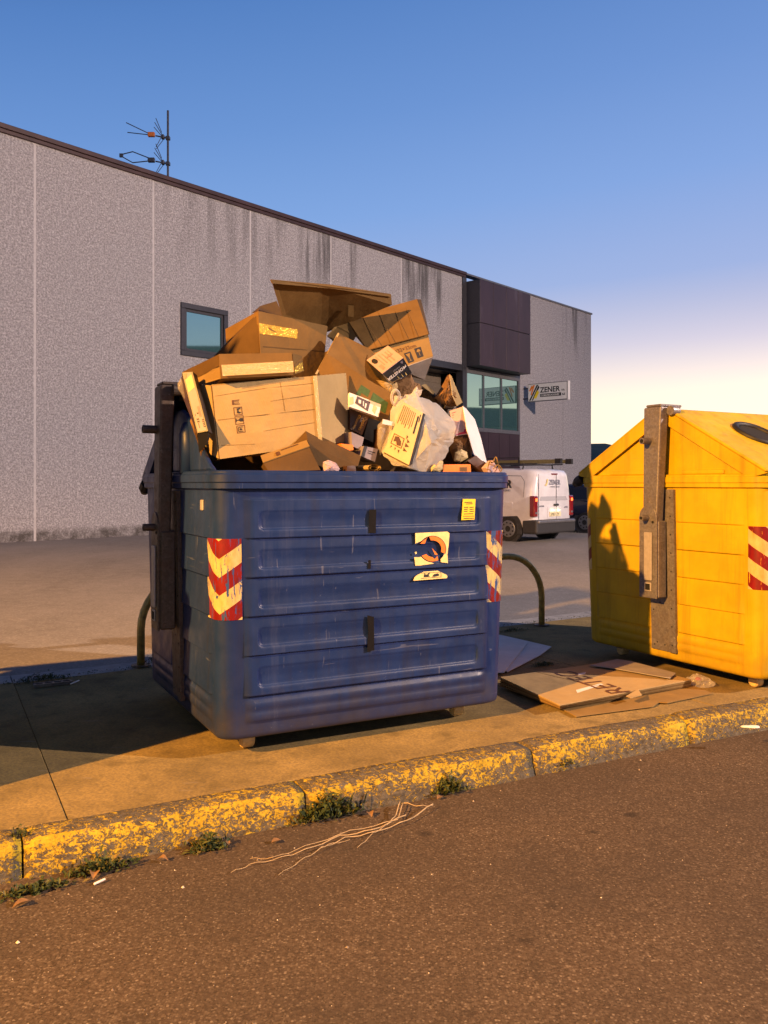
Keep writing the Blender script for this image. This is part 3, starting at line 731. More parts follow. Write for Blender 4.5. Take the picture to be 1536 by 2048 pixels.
# ------------------------------------------------------------------ side-loading waste containers
A0, A1, B0, B1, ZB, ZR, RC = .863, .891, .79, .82, .11, 1.385, .085
LV = [1.324, 1.126, .926, .728, .530, .322]
def ab(z):
    t = (z-ZB)/(ZR-ZB); return A0+(A1-A0)*t, B0+(B1-B0)*t
def sm(x, lo, hi):
    t = max(0., min(1., (x-lo)/(hi-lo))); return t*t*(3-2*t)
XP = .735
def relief(face, x, z):
    o = 0.0
    if face in (0, 2):
        side = sm(XP-abs(x), -.003, .004)
        if side > 0 and LV[-1]-.002 < z < LV[0]+.002:
            for zt, zb in zip(LV, LV[1:]):
                if zb <= z <= zt:
                    f = (zt-z)/(zt-zb); o = ((.014+.005*f) if zt == LV[0] else (.006+.013*f))*side
                    cx, hz, rr = XP-.062, (zt-zb)*.255, .026
                    zc = zt-(zt-zb)*.55
                    dx = max(abs(x)-(cx-rr), 0); dz = max(abs(z-zc)-(hz-rr), 0)
                    sd = math.hypot(dx, dz)-rr
                    o -= .010*sm(-sd, 0.0, .009)*side*(.25+.75*sm((zc+hz)-z, 0, .06))
                    break
        s2 = sm(XP-abs(x), 0, .03)
        for zc, w, hgt in ((.268, .030, .014), (.212, .030, .014)):
            k = abs(z-zc)/w
            if k < 1: o += hgt*math.sqrt(1-k*k)*s2
    else:
        y = abs(x)
        side = sm(.665-y, -.003, .005)*sm(y-.13, -.003, .005)
        if LV[-1] < z < LV[0]+.02:
            for zt, zb in zip([1.345]+LV[1:], LV[1:]):
                if zb <= z <= zt: o = .014*((zt-z)/(zt-zb))*side; break
        for zc, w, hgt in ((.268, .028, .009), (.212, .028, .009)):
            k = abs(z-zc)/w
            if k < 1: o += hgt*math.sqrt(1-k*k)*sm(.66-y, 0, .02)
    return o
def surf(face, c, z, off=0.0):
    """point on a wall: face 0 front 1 right 2 back 3 left; c is metres along the wall from its middle"""
    a, b = ab(z)
    if face == 0: return (c, -b-off, z)
    if face == 1: return (a+off, c, z)
    if face == 2: return (-c, b+off, z)
    return (-a-off, -c, z)
def body_mesh():
    rows = []
    z = ZR
    while z > .15: rows.append(z); z -= .0098
    for zb in LV: rows += [zb+.0004, zb-.0030, zb+.006]
    for zt, zb in zip(LV, LV[1:]):
        zc = zt-(zt-zb)*.55; hz = (zt-zb)*.245
        rows += [zc+hz, zc+hz-.010, zc-hz, zc-hz+.010, zc-hz+.005]
    rows = sorted(set(round(r, 5) for r in rows), reverse=True)
    r2 = [rows[0]]
    for r in rows[1:]:
        if r2[-1]-r > .0016: r2.append(r)
    rows = r2
    cols = []
    def frac_list(face):
        if face in (0, 2):
            if face == 2: return [i/10-1 for i in range(21)]
            ex = [XP+.004, XP-.003, XP-.062, XP-.067, XP-.072, XP-.08, XP-.09, XP-.10]
            L = [i*.03 for i in range(26)]+ex
            L = sorted(set([x for x in L if x < A0-RC]+[A0-RC])); L = sorted(set([-x for x in L]+L))
            return [x/(A0-RC) for x in L]
        L = [0, .06, .125, .135, .15, .25, .35, .45, .55, .62, .655, .662, .668, .68, B0-RC]
        L = sorted(set(L)); L = sorted(set([-x for x in L]+L))
        return [x/(B0-RC) for x in L]
    for f in range(4):
        for t in frac_list(f): cols.append(('f', f, t))
        for k in range(1, 7): cols.append(('c', f, k/7))
    V, F = [], []
    def ring(z, inset=0.0, rel=True):
        a, b = ab(z); a -= inset; b -= inset; r = RC
        for kind, f, t in cols:
            if kind == 'f':
                half = (a-r) if f in (0, 2) else (b-r)
                c = t*half
                o = relief(f, c, z) if rel else 0
                p = {0: (c, -b-o, z), 1: (a+o, c, z), 2: (-c, b+o, z), 3: (-a-o, -c, z)}[f]
            else:
                cx, cy = {0: (a-r, -(b-r)), 1: (a-r, b-r), 2: (-(a-r), b-r), 3: (-(a-r), -(b-r))}[f]
                an = R(-90+90*f+90*t); p = (cx+r*math.cos(an), cy+r*math.sin(an), z)
            V.append(p)
    for r in rows: ring(r)
    for r, i in ((.13, .0), (.116, .003), (.106, .011), (.100, .024), (.097, .05)): ring(r, i, False)
    n = len(cols); m = len(V)//n
    for i in range(m-1):
        for k in range(n): F.append((i*n+k, (i+1)*n+k, (i+1)*n+(k+1) % n, i*n+(k+1) % n))
    F.append(tuple((m-1)*n+k for k in range(n))[::-1])
    return V, F
BODY = body_mesh()
def ring_sweep(prof, a, b, r, closed=True):
    cols = []
    for f in range(4):
        cx, cy = [(a-r, -(b-r)), (a-r, b-r), (-(a-r), b-r), (-(a-r), -(b-r))][f]
        for k in range(9):
            an = R(-90+90*f+90*k/8); cols.append((cx, cy, math.cos(an), math.sin(an)))
    V, F = [], []
    for off, z in prof:
        for cx, cy, c, s in cols: V.append((cx+(r+off)*c, cy+(r+off)*s, z))
    n = len(cols); m = len(prof)
    for i in range(m if closed else m-1):
        for k in range(n): F.append((i*n+k, i*n+(k+1) % n, ((i+1) % m)*n+(k+1) % n, ((i+1) % m)*n+k))
    return V, F
def corner_patch(ci, q0, q1, z0, z1, off=.003, nq=22, nz=16):
    """sheet wrapped round corner ci (0 front-right, 3 front-left), q metres along from the corner's middle"""
    V, F, UV = [], [], []
    h = RC*math.pi/4
    for j in range(nz+1):
        z = z0+(z1-z0)*j/nz; a, b = ab(z)
        cx, cy = {0: (a-RC, -(b-RC)), 3: (-(a-RC), -(b-RC))}[ci]; a0 = R(-90+90*ci)
        for i in range(nq+1):
            q = q0+(q1-q0)*i/nq
            an = a0+R(45)+max(-h, min(h, q))/RC
            p = Vector((cx+(RC+off)*math.cos(an), cy+(RC+off)*math.sin(an), z))
            e = q-max(-h, min(h, q))
            p += Vector((-math.sin(an), math.cos(an), 0))*e
            V.append(p); UV.append((i/nq, j/nz))
    for j in range(nz):
        for i in range(nq): F.append((j*(nq+1)+i, j*(nq+1)+i+1, (j+1)*(nq+1)+i+1, (j+1)*(nq+1)+i))
    return V, F, UV
def chevron_mat(name, under, apex, seed, wear):
    t = NT(name, (.8, .7, .3), .35, spec=.5)
    uv = t.co('UV'); x = t.xyz(uv); u, v = x[0], x[1]
    vt = t.math('SUBTRACT', 1.0, v)
    k = t.math('MULTIPLY', t.math('ABSOLUTE', t.math('SUBTRACT', u, apex)), .42)
    fr = t.math('FRACT', t.math('DIVIDE', t.math('ADD', t.math('SUBTRACT', t.math('ADD', vt, k), .25), 2.25), .45))
    red = t.math('GREATER_THAN', fr, .51)
    mp = t.n.new('ShaderNodeMapping'); t.t.links.new(uv, mp.inputs[0]); mp.inputs[1].default_value = (seed, seed*.7, 0); mp.inputs[3].default_value = (1, .62, 1)
    dirt = t.noise(7, 4, .6, mp.outputs[0])
    cream = t.ramp(dirt, [(.35, (.58, .47, .21)), (.75, (.44, .28, .07))])
    rd = t.ramp(dirt, [(.35, (.20, .005, .003)), (.75, (.10, .006, .004))])
    col = t.mix(red, cream, rd)
    mp2 = t.n.new('ShaderNodeMapping'); t.t.links.new(uv, mp2.inputs[0]); mp2.inputs[1].default_value = (seed*1.3, seed, 0); mp2.inputs[3].default_value = (7, 1.7, 1)
    nz = t.noise(1.9, 5, .68, mp2.outputs[0], .6)
    tear = t.ramp(nz, [(wear, 0), (wear+.012, 1)])
    col = t.mix(tear, col, under)
    t.base(col); return t.m
def strip_poly_front(pts, off=.020):
    return [Vector((x, -ab(z)[1]-off, z)) for x, z in pts]

def make_bin(kind, root, mat, back_lid, front_lid, arm_mat, gable=True):
    mk('body', BODY, mat, root, smooth=True)
    rim = mk('rim', ring_sweep([(-.03, 1.372), (.008, 1.372), (.022, 1.378), (.022, 1.405), (.028, 1.411), (.028, 1.447), (.020, 1.455), (.020, 1.463), (.012, 1.469), (-.03, 1.469)], .890, .828, .10), mat, root, smooth=True)
    rim.data.set_sharp_from_angle(angle=R(30))
    mk('underside', box(-.70, .70, -.62, .62, .085, .108), MAT['black'], root)
    for sx in (1, -1):
        xa = sx*.885
        nm = 'end_plate'
        if gable:
            def pt(y, z, x): return (x, y, z)
            poly = [(-.78, 1.469), (-.70, 1.475), (-.10, 1.885), (.10, 1.885), (.70, 1.475), (.78, 1.469)]
            if not front_lid: poly = [(-.70, 1.469), (-.60, 1.51), (-.30, 1.70), (-.16, 1.80), (-.06, 1.83), (.12, 1.83), (.14, 1.469)]
            mk('gable', prism([(y, z) for y, z in poly], 'x', xa-sx*.04, xa-sx*.012), mat, root, bevel=.012, seg=2)
            if front_lid:
                for y0, y1 in ((-.52, -.17), (.17, .52)):
                    mk('gable_ledge', box(min(xa-sx*.012, xa), max(xa-sx*.012, xa), y0, y1, 1.470, 1.500), mat, root, bevel=.009, seg=2)
            else:
                mk('gable_rib', tube([(xa-sx*.018, -.21, 1.46), (xa-sx*.018, -.19, 1.68), (xa-sx*.02, -.17, 1.74)], [.055, .05, .03], 12), mat, root, smooth=True)
        # steel plate, bracket, lifting arm
        a_t, a_b = ab(1.36)[0], ab(.165)[0]
        y0, y1 = (-.125, .105) if sx < 0 else (-.105, .125)
        def yy(y): return y
        pl = [(sx*(a_b+.003), y0, .165), (sx*(a_b+.003), y1, .165), (sx*(a_t+.003), y1, 1.36), (sx*(a_t+.003), y0, 1.36)]
        po = [(x+sx*.012, y, z) for x, y, z in pl]
        bp = mk(nm, hexa(pl, po), arm_mat, root)
        fl = [(sx*(a_b+.016), -.126, .165), (sx*(a_b+.016), -.065, .165), (sx*(a_t+.016), -.065, 1.36), (sx*(a_t+.016), -.126, 1.36)]
        mk('flange', hexa(fl, [(x+sx*.010, y, z) for x, y, z in fl]), arm_mat, bp)
        for k in range(9):
            z = .22+k*.135; x = sx*(ab(z)[0]+.026)
            mk('bolt', tube([(x, -.096, z), (x+sx*.003, -.096, z)], .006, 6), MAT['black'], bp)
        for y, z in ((.02, .52), (.08, .46), (.075, .20), (.05, .22), (-.02, .21)):
            x = sx*(ab(z)[0]+.015); mk('bolt', tube([(x, y, z), (x+sx*.002, y, z)], .006, 6), MAT['black'], bp)
        X = lambda d: xa+sx*d
        lo, hi = lambda d0, d1: min(X(d0), X(d1)), lambda d0, d1: max(X(d0), X(d1))
        br = mk('bracket', box(lo(.017, .105), hi(.017, .105), -.055, .105, .565, 1.13), arm_mat, root, bevel=.008)
        fr = [(-.052, .560), (.108, .560), (.108, 1.16)]+[(.028+.080*math.cos(R(t)), 1.16+.08*math.sin(R(t))) for t in range(15, 180, 15)]+[(-.052, 1.16)]
        mk('bracket_face', prism(fr, 'x', X(.107), X(.121)), arm_mat, br, bevel=.003)
        mk('pad', box(lo(.122, .134), hi(.122, .134), -.018, .054, .69, 1.045), MAT['pad'], br, bevel=.012, seg=3)
        mk('socket_rim', box(lo(.122, .129), hi(.122, .129), -.010, .052, .610, .675), MAT['pad'], br, bevel=.005)
        mk('socket', box(lo(.129, .131), hi(.129, .131), .000, .042, .620, .665), MAT['hole'], br)
        mk('pivot_stud', tube([(X(.12), .030, 1.15), (X(.185), .030, 1.15)], .021, 14), arm_mat, br)
        mk('stud_hole', tube([(X(.1855), .030, 1.15), (X(.187), .030, 1.15)], .012, 10), MAT['hole'], br)
        mk('bolt', tube([(X(.122), -.02, 1.12), (X(.124), -.02, 1.12)], .010, 8), MAT['hole'], br)
        # arm: tapering channel
        q0 = [(X(.045), -.045, 1.06), (X(.115), -.045, 1.06), (X(.115), .080, 1.06), (X(.045), .080, 1.06)]
        q1 = [(X(.030), -.085, 1.965), (X(.110), -.085, 1.965), (X(.110), .075, 1.965), (X(.030), .075, 1.965)]
        arm = mk('lift_arm', hexa(q0, q1), arm_mat, root, bevel=.010, seg=2)
        mk('stud', tube([(X(.10), .02, 1.715), (X(.19), .02, 1.715)], .024, 14), arm_mat, arm)
        mk('stud_hole', tube([(X(.190), .02, 1.715), (X(.192), .02, 1.715)], .015, 10), MAT['hole'], arm)
        mk('arm_cap', box(lo(-.12, .10), hi(-.12, .10), -.075, .065, 1.967, 1.985), arm_mat, arm, bevel=.006)
        mk('hinge_knuckle', tube([(X(-.02), -.115, 1.935), (X(.05), -.115, 1.935)], .035, 14), arm_mat, arm)
    mk('ridge_beam', box(-.86, .86, -.055, .055, 1.885, 1.955), arm_mat, root, bevel=.006)
    def lid(s):
        # s=-1 front, +1 back
        e = Vector((0, s*.06, 1.935)); f = Vector((0, s*.845, 1.475 if front_lid else 1.43)); d = (f-e); n = Vector((0, -d.z*s, d.y*s)).normalized()
        x0 = .905; V = []
        for x in (-x0, x0):
            for p in (e, f): V.append(Vector((x, p.y, p.z)))
        up = [v+n*.022 for v in V]
        quad = [V[0], V[2], V[3], V[1]]; qu = [up[0], up[2], up[3], up[1]]
        L = mk('lid', hexa(quad, qu), mat, root, bevel=.010, seg=2)
        for sx in (1, -1):
            xs = sx*x0
            a = [e-n*.002, f-n*.002, f-n*.05-d.normalized()*.05, f-n*.085-d.normalized()*.13, e-n*.085]
            mk('lid_skirt', ([Vector((xs-sx*.018, p.y, p.z)) for p in a]+[Vector((xs, p.y, p.z)) for p in a],
               [tuple(range(5)), tuple(range(5, 10))[::-1]]+[(i, (i+1) % 5, 5+(i+1) % 5, 5+i) for i in range(5)]), mat, L, bevel=.004)
        if s < 0:
            for cx in (-.38, .42):
                c = e.lerp(f, .42)+n*.026+Vector((cx, 0, 0)); dd = d.normalized()
                ringp = [c+Vector((math.cos(t)*.155, 0, 0))+dd*math.sin(t)*.155 for t in [2*math.pi*i/28 for i in range(28)]]
                mk('hole_ring', tube(ringp, .022, 8, closed=True), MAT['black'], L, smooth=True)
                mk('throw_hole', (ringp, [tuple(range(28))]), MAT['hole'], L)
        else:
            for sx in (1, -1):
                p = f-n*.03+Vector((sx*(x0-.03), 0, 0))
                mk('rubber_stop', tube([p, p+d.normalized()*.06, p+d.normalized()*.11], [.04, .045, .025], 10), MAT['black'], L)
        return L
    if back_lid: lid(1)
    if front_lid: lid(-1)
    for sx in (1, -1):
        for sy in (1, -1):
            c = mk('caster', box(sx*.66-.045, sx*.66+.045, sy*.60-.03, sy*.60+.03, .06, .086), MAT['galv_dark'], root)
            mk('wheel', tube([(sx*.66-.035, sy*.60-sy*.0, .042), (sx*.66+.035, sy*.60, .042)], .040, 16), MAT['caster'], c, bevel=.008)

# --- blue paper container
TB, TY = R(27.8), R(29.0)
def frame(th): return Vector((math.cos(th), math.sin(th), 0)), Vector((-math.sin(th), math.cos(th), 0))
BU, BN = frame(TB); YU, YN = frame(TY)
bc = Vector((-.82, 4.23, 0))+BU*A0+BN*B0
blue = empty('paper_container', bc, TB, label='scratched blue container overflowing with cardboard boxes', cat='waste container')
make_bin('blue', blue, MAT['blue'], True, False, MAT['galv_rust_shade'])
V, F, UV = corner_patch(3, -.15, .105, .715, 1.125)
UVm = [(1-u, v) for u, v in UV]
mk('warning_sticker', (V, F), chevron_mat('chevron_worn', (.028, .07, .215), .55, 3.3, .57), blue, smooth=True, uv=UV, label='red and cream chevron sticker with scraped streaks')
V, F, UV = corner_patch(0, -.165, .055, .705, 1.125)
mk('warning_sticker', (V, F), chevron_mat('chevron_torn', (.028, .07, .215), .72, 8.1, .545), blue, smooth=True, uv=UV, label='red and cream chevron sticker torn at the bottom')
# front face helpers: photo pixel -> local x,z on the front wall
mb_i = mw(blue).inverted()
def onfront(px, py):
    o = mb_i @ Vector((0, 0, CAM_H)); d = mb_i.to_3x3() @ Vector(((px-768)/FPX, 1, -(py-968)/FPX))
    z = 1.0; p = o
    for _ in range(4):
        t = (-ab(z)[1]-.012-o.y)/d.y; p = o+d*t; z = p.z
    return p.x, p.z
def front_sheet(name, pix, mat, off=.0225, th=.0015, parent=blue, **kw):
    pts = [onfront(*p) for p in pix]
    V = []
    f = lambda x, z, o: (x, -ab(z)[1]-o, z)
    V = [f(x, z, off) for x, z in pts]+[f(x, z, off-th) for x, z in pts]
    n = len(pts)
    return mk(name, (V, [tuple(range(n)), tuple(range(n, 2*n))[::-1]]+[(i, n+i, n+(i+1) % n, (i+1) % n) for i in range(n)]), mat, parent, **kw)
for a in ([(737, 1019), (751, 1019), (750, 1066), (736, 1066)], [(735, 1120), (740, 1120), (740, 1137), (734, 1137)], [(733, 1230), (746, 1233), (747, 1300), (733, 1303), (735, 1262)]):
    front_sheet('tape_strip', a, MAT['tape_black'])
lb = front_sheet('info_label', [(924, 998), (949, 998), (947, 1039), (921, 1040)], MAT['sticker_yellow'])
for y, a, b in ((1004, .15, .75), (1007, .3, .8), (1014, .12, .45), (1014, .55, .9), (1018, .12, .42), (1018, .55, .9), (1022, .12, .4), (1022, .55, .92), (1027, .1, .85), (1036, .08, .92)):
    front_sheet('print_line', [(923+25*a, y), (923+25*b, y-.6), (923+25*b, y+1.0), (923+25*a, y+1.6)], MAT['brown_print'], .0235, .001, lb)
front_sheet('print_line', [(924, 1031.5), (946, 1031), (946, 1033), (924, 1033.5)], MAT['orange'], .0235, .001, lb)
# what is left of the recycling sticker: square with a ring, its left part torn away
cxs, cys = 863, 1098
def arc(r, a0, a1, n=14): return [(cxs+r*math.cos(R(a0+(a1-a0)*i/n)), cys+r*.98*math.sin(R(a0+(a1-a0)*i/n))) for i in range(n+1)]
rs = front_sheet('recycling_sticker', [(829, 1066), (893, 1063), (897, 1066), (896, 1084), (893, 1108)]+arc(27, 22, -141, 22)+[(829, 1087)], MAT['sticker_cream'])
front_sheet('ring_print', arc(25, -138, -112, 6)+arc(14, -112, -138, 6)[:0]+[(852, 1075), (848, 1087), (838, 1087)], MAT['orange'], .0228, .001, rs)
front_sheet('ring_print', arc(26, -104, 20, 18)+arc(18, 18, -100, 14), MAT['orange'], .0228, .001, rs)
front_sheet('ring_edge', arc(27.3, -138, 20, 24)+arc(26.4, 20, -138, 24), MAT['black_print'], .0231, .001, rs)
rs2 = front_sheet('recycling_sticker', [(827, 1114), (836, 1114)]+arc(27, 145, 95, 8)+[(866, 1127), (836, 1131), (829, 1131)], MAT['sticker_cream'], label='lower torn remains of the round recycling sticker')
rs3 = front_sheet('recycling_sticker', [(880, 1124)]+arc(26, 50, 20, 6)+[(893, 1109), (894, 1126)], MAT['sticker_cream'], label='torn right corner of the recycling sticker')
front_sheet('ring_print', arc(25, 148, 62, 14)+[(873, 1112), (867, 1118)]+arc(16, 90, 140, 8), MAT['orange'], .0228, .001, rs2)
front_sheet('ring_print', [(862, 1096), (866, 1100), (873, 1108), (873, 1110), (868, 1109)], MAT['orange'], .0228, .001, rs)
front_sheet('sticker_scrap', [(828, 1104), (831, 1103), (832, 1107), (829, 1108)], MAT['sticker_cream'])
tw = front_sheet('tow_sticker', [(825, 1161), (827, 1155), (832, 1150), (840, 1146), (846, 1143), (873, 1141), (880, 1144), (886, 1147), (891, 1149), (893, 1152), (892, 1156)], MAT['sticker_cream'], label='cream sticker with a tow truck and car pictogram')
front_sheet('border_print', [(840, 1145.5), (880, 1143.5), (880.6, 1154), (841, 1157), (840, 1156), (879.6, 1153.2), (879.4, 1144.3), (840.6, 1146.3)], MAT['black_print'], .0231, .001, tw)
front_sheet('tow_truck_print', [(846, 1150), (847, 1146), (848, 1146), (849, 1149), (853, 1148), (857, 1144), (858, 1146), (855, 1150), (858, 1153), (852, 1154), (845, 1154)], MAT['black_print'], .0231, .001, tw)
front_sheet('car_print', [(862, 1153), (866, 1148), (873, 1146), (876, 1148), (876, 1151), (868, 1153)], MAT['black_print'], .0231, .001, tw)
# small pale tag near the arm
p = surf(3, .40, 1.29, .002)
mk('rivet_tag', box(-ab(1.29)[0]-.012, -ab(1.29)[0]-.0, -.60, -.555, 1.262, 1.318), MAT['pad'], blue, bevel=.004)

# --- yellow packaging container
ycn = Vector((2.485, 5.56, 0))+YU*A0+YN*B0
yel = empty('packaging_container', ycn, TY, label='bright yellow container with a gabled lid and steel lifting arm', cat='waste container')
yel.location = ycn+YN*.035; yel.scale = (1, 1.045, 1)
make_bin('yellow', yel, MAT['yellow'], True, True, MAT['galv'])
V, F, UV = corner_patch(3, -.085, .16, .70, 1.12)
mk('warning_sticker', (V, F), chevron_mat('chevron_yellow_bin', (.80, .42, .01), .5, 5.2, .62), yel, smooth=True, uv=UV)
a_, b_ = ab(.9)
V = []; UV = []; F = []
for j in range(13):
    z = .70+.42*j/12; a, b = ab(z)
    for i in range(13):
        q = i/12
        an = R(180-0-90*q)
        V.append((-(a-RC)+(RC+.003)*math.cos(an), (b-RC)+(RC+.003)*math.sin(an), z)); UV.append((q*.6, j/12))
for j in range(12):
    for i in range(12): F.append((j*13+i, j*13+i+1, (j+1)*13+i+1, (j+1)*13+i))
mk('warning_sticker', (V, F), chevron_mat('chevron_rear', (.80, .42, .01), .9, 1.2, .72), yel, smooth=True, uv=UV)

# --- third container of the row, just outside the picture: it shades the blue bin's end and the pavement
th = R(27.8); gu, gn = frame(th)
gp = Vector((-1.99, 3.62, 0))-gu*A0+gn*B0
grn = empty('glass_container', gp, th, label='dark green container standing next in the row beyond the picture edge', cat='waste container')
make_bin('green', grn, MAT['green'], True, False, MAT['galv_dark'])
for q, rz, lab in (((.42, -.44, 1.38, .40, .34, 1.30), .05, 'tall brown carton added unseen in the green container to cast shade'),
               ((-.40, -.38, 1.38, .36, .36, .52), -.12, 'squat unseen carton added beside the tall one in the green container'),
               ((.40, .30, 1.38, .42, .30, 1.55), -.06, 'tallest unseen carton added for shade at the back of the green container')):
    x, y, z, hx, hy, hz = q  # unseen cartons, added and sized to shade the blue container's heap
    e = empty('cardboard_box', mw(grn) @ Vector((x, y, z)), th+rz, label=lab, cat='cardboard box', group='unseen boxes added for shade in the container beyond the picture edge')
    mk('carton', box(-hx, hx, -hy, hy, 0, hz), MAT['card_brown'], e, bevel=.006)
    mk('flap', hexa([(-hx, -hy, hz+.001), (hx, -hy, hz+.001), (hx, -hy+.006, hz+.001), (-hx, -hy+.006, hz+.001)], [(-hx, -hy-.10, hz+.28), (hx, -hy-.10, hz+.28), (hx, -hy-.094, hz+.28), (-hx, -hy-.094, hz+.28)]), MAT['card_brown'], e)
    mk('flap', hexa([(hx, -hy, hz+.001), (hx, hy, hz+.001), (hx-.006, hy, hz+.001), (hx-.006, -hy, hz+.001)], [(hx+.10, -hy, hz+.26), (hx+.10, hy, hz+.26), (hx+.094, hy, hz+.26), (hx+.094, -hy, hz+.26)]), MAT['card_brown'], e)

# ------------------------------------------------------------------ the heap in the blue container
EYE = Vector((0, 0, CAM_H))
def PB(px, py, d):
    r = Vector(((px-768)/FPX, 1, -(py-968)/FPX)); return EYE+r*(d/(BN.x*r.x+BN.y*r.y))
def PG(px, py, z=0.0):
    r = Vector(((px-768)/FPX, 1, -(py-968)/FPX)); return EYE+r*((z-CAM_H)/r.z)
def pts(pix, d):
    if isinstance(d, (int, float)): d = [d]*len(pix)
    return [PB(p[0], p[1], k) for p, k in zip(pix, d)]
GRP = 'boxes and litter heaped in the blue container'
def board(name, pix, d, mat, th=.005, parent=None, **kw):
    """a flat piece of card; each corner given with its distance plane in the container"""
    P = pts(pix, d)
    if parent is None: kw.setdefault('cat', 'cardboard'); kw['group'] = kw.get('group', GRP)
    o = mk(name, sheet(P, th), mat, parent, world=parent is not None, **kw)
    return o, P
class Quad(list): pass
def carton(name, pix, d, depth, mat, parent=None, dents=.004, seed=1, **kw):
    """closed box from its front quad and a depth; faces a little bulged"""
    P = pts(pix, d); nv = newell(P)
    if nv.dot(EYE-P[0]) < 0: nv = -nv
    dv = -nv*depth if isinstance(depth, (int, float)) else depth
    Q = [p+dv for p in P]
    n = 7; V, F = [], []
    cen = sum(P+Q, Vector())/8
    def face(a, b, c, e, k):
        fn = (b-a).cross(e-a).normalized()
        if fn.dot((a+c)*.5-cen) < 0: fn = -fn; a, b, c, e = a, e, c, b
        base = len(V)
        for j in range(n+1):
            for i in range(n+1):
                u, v = i/n, j/n
                p = a.lerp(b, u).lerp(e.lerp(c, u), v)
                w = math.sin(math.pi*u)*math.sin(math.pi*v)
                V.append(p+fn*(dents*(.6*w+1.6*w*mnoise.noise(p*5+Vector((seed*3.3, k, 0))))))
        for j in range(n):
            for i in range(n):
                q = base+j*(n+1)+i; F.append((q, q+1, q+n+2, q+n+1))
    face(P[0], P[1], P[2], P[3], 0); face(Q[0], Q[1], Q[2], Q[3], 1)
    for i in range(4): face(P[i], P[(i+1) % 4], Q[(i+1) % 4], Q[i], 2+i)
    P = Quad(P); P.dents = dents; P.seed = seed
    if parent is None: kw.setdefault('cat', 'cardboard box'); kw['group'] = kw.get('group', GRP)
    return mk(name, (V, F), mat, parent, world=parent is not None, **kw), P
def uvp(P, u, v, off=.002, nv=None):
    nv = nv or newell(P)
    if nv.dot(EYE-P[0]) < 0: nv = -nv
    p = P[0].lerp(P[1], u).lerp(P[3].lerp(P[2], u), v)
    if isinstance(P, Quad):                                   # follow the bulge of the carton's face
        n = 7; D = lambda a, b: P.dents*math.sin(math.pi*a)*math.sin(math.pi*b)*(.6+1.6*mnoise.noise((P[0].lerp(P[1], a).lerp(P[3].lerp(P[2], a), b))*5+Vector((P.seed*3.3, 0, 0))))
        uu, vv = max(0, min(.999, u))*n, max(0, min(.999, v))*n; i, j = int(uu), int(vv); fu, fv = uu-i, vv-j
        off += (D(i/n, j/n)*(1-fu)+D((i+1)/n, j/n)*fu)*(1-fv)+(D(i/n, (j+1)/n)*(1-fu)+D((i+1)/n, (j+1)/n)*fu)*fv
    return p+nv*off
def decal(name, P, polys, mat, parent, off=.0, th=.0005):
    nv = newell(P)
    if nv.dot(EYE-P[0]) < 0: nv = -nv
    parts = []
    off = .0012+{.003: .0003, .005: .0007, .0055: .0007, .0105: .0007}.get(off, 0.0)
    for poly in polys:
        fine = []
        for k, a in enumerate(poly):
            b = poly[(k+1) % len(poly)]; m = max(1, int(math.hypot(b[0]-a[0], b[1]-a[1])/.14))
            fine += [(a[0]+(b[0]-a[0])*q/m, a[1]+(b[1]-a[1])*q/m) for q in range(m)]
        poly = fine
        A = [uvp(P, u, v, off, nv) for u, v in poly]; n = len(A)
        if newell(A).dot(nv) < 0: A = A[::-1]
        parts.append((A+[p-nv*th for p in A], [tuple(range(n)), tuple(range(n, 2*n))[::-1]]+[(i, n+i, n+(i+1) % n, (i+1) % n) for i in range(n)]))
    return mk(name, join(*parts), mat, parent, world=True)
def rect(u0, v0, u1, v1): return [(u0, v0), (u1, v0), (u1, v1), (u0, v1)]
def framep(u0, v0, u1, v1, t, tv=None):
    tv = tv or t
    return [rect(u0, v0, u1, v0+tv), rect(u0, v1-tv, u1, v1), rect(u0, v0+tv, u0+t, v1-tv), rect(u1-t, v0+tv, u1, v1-tv)]
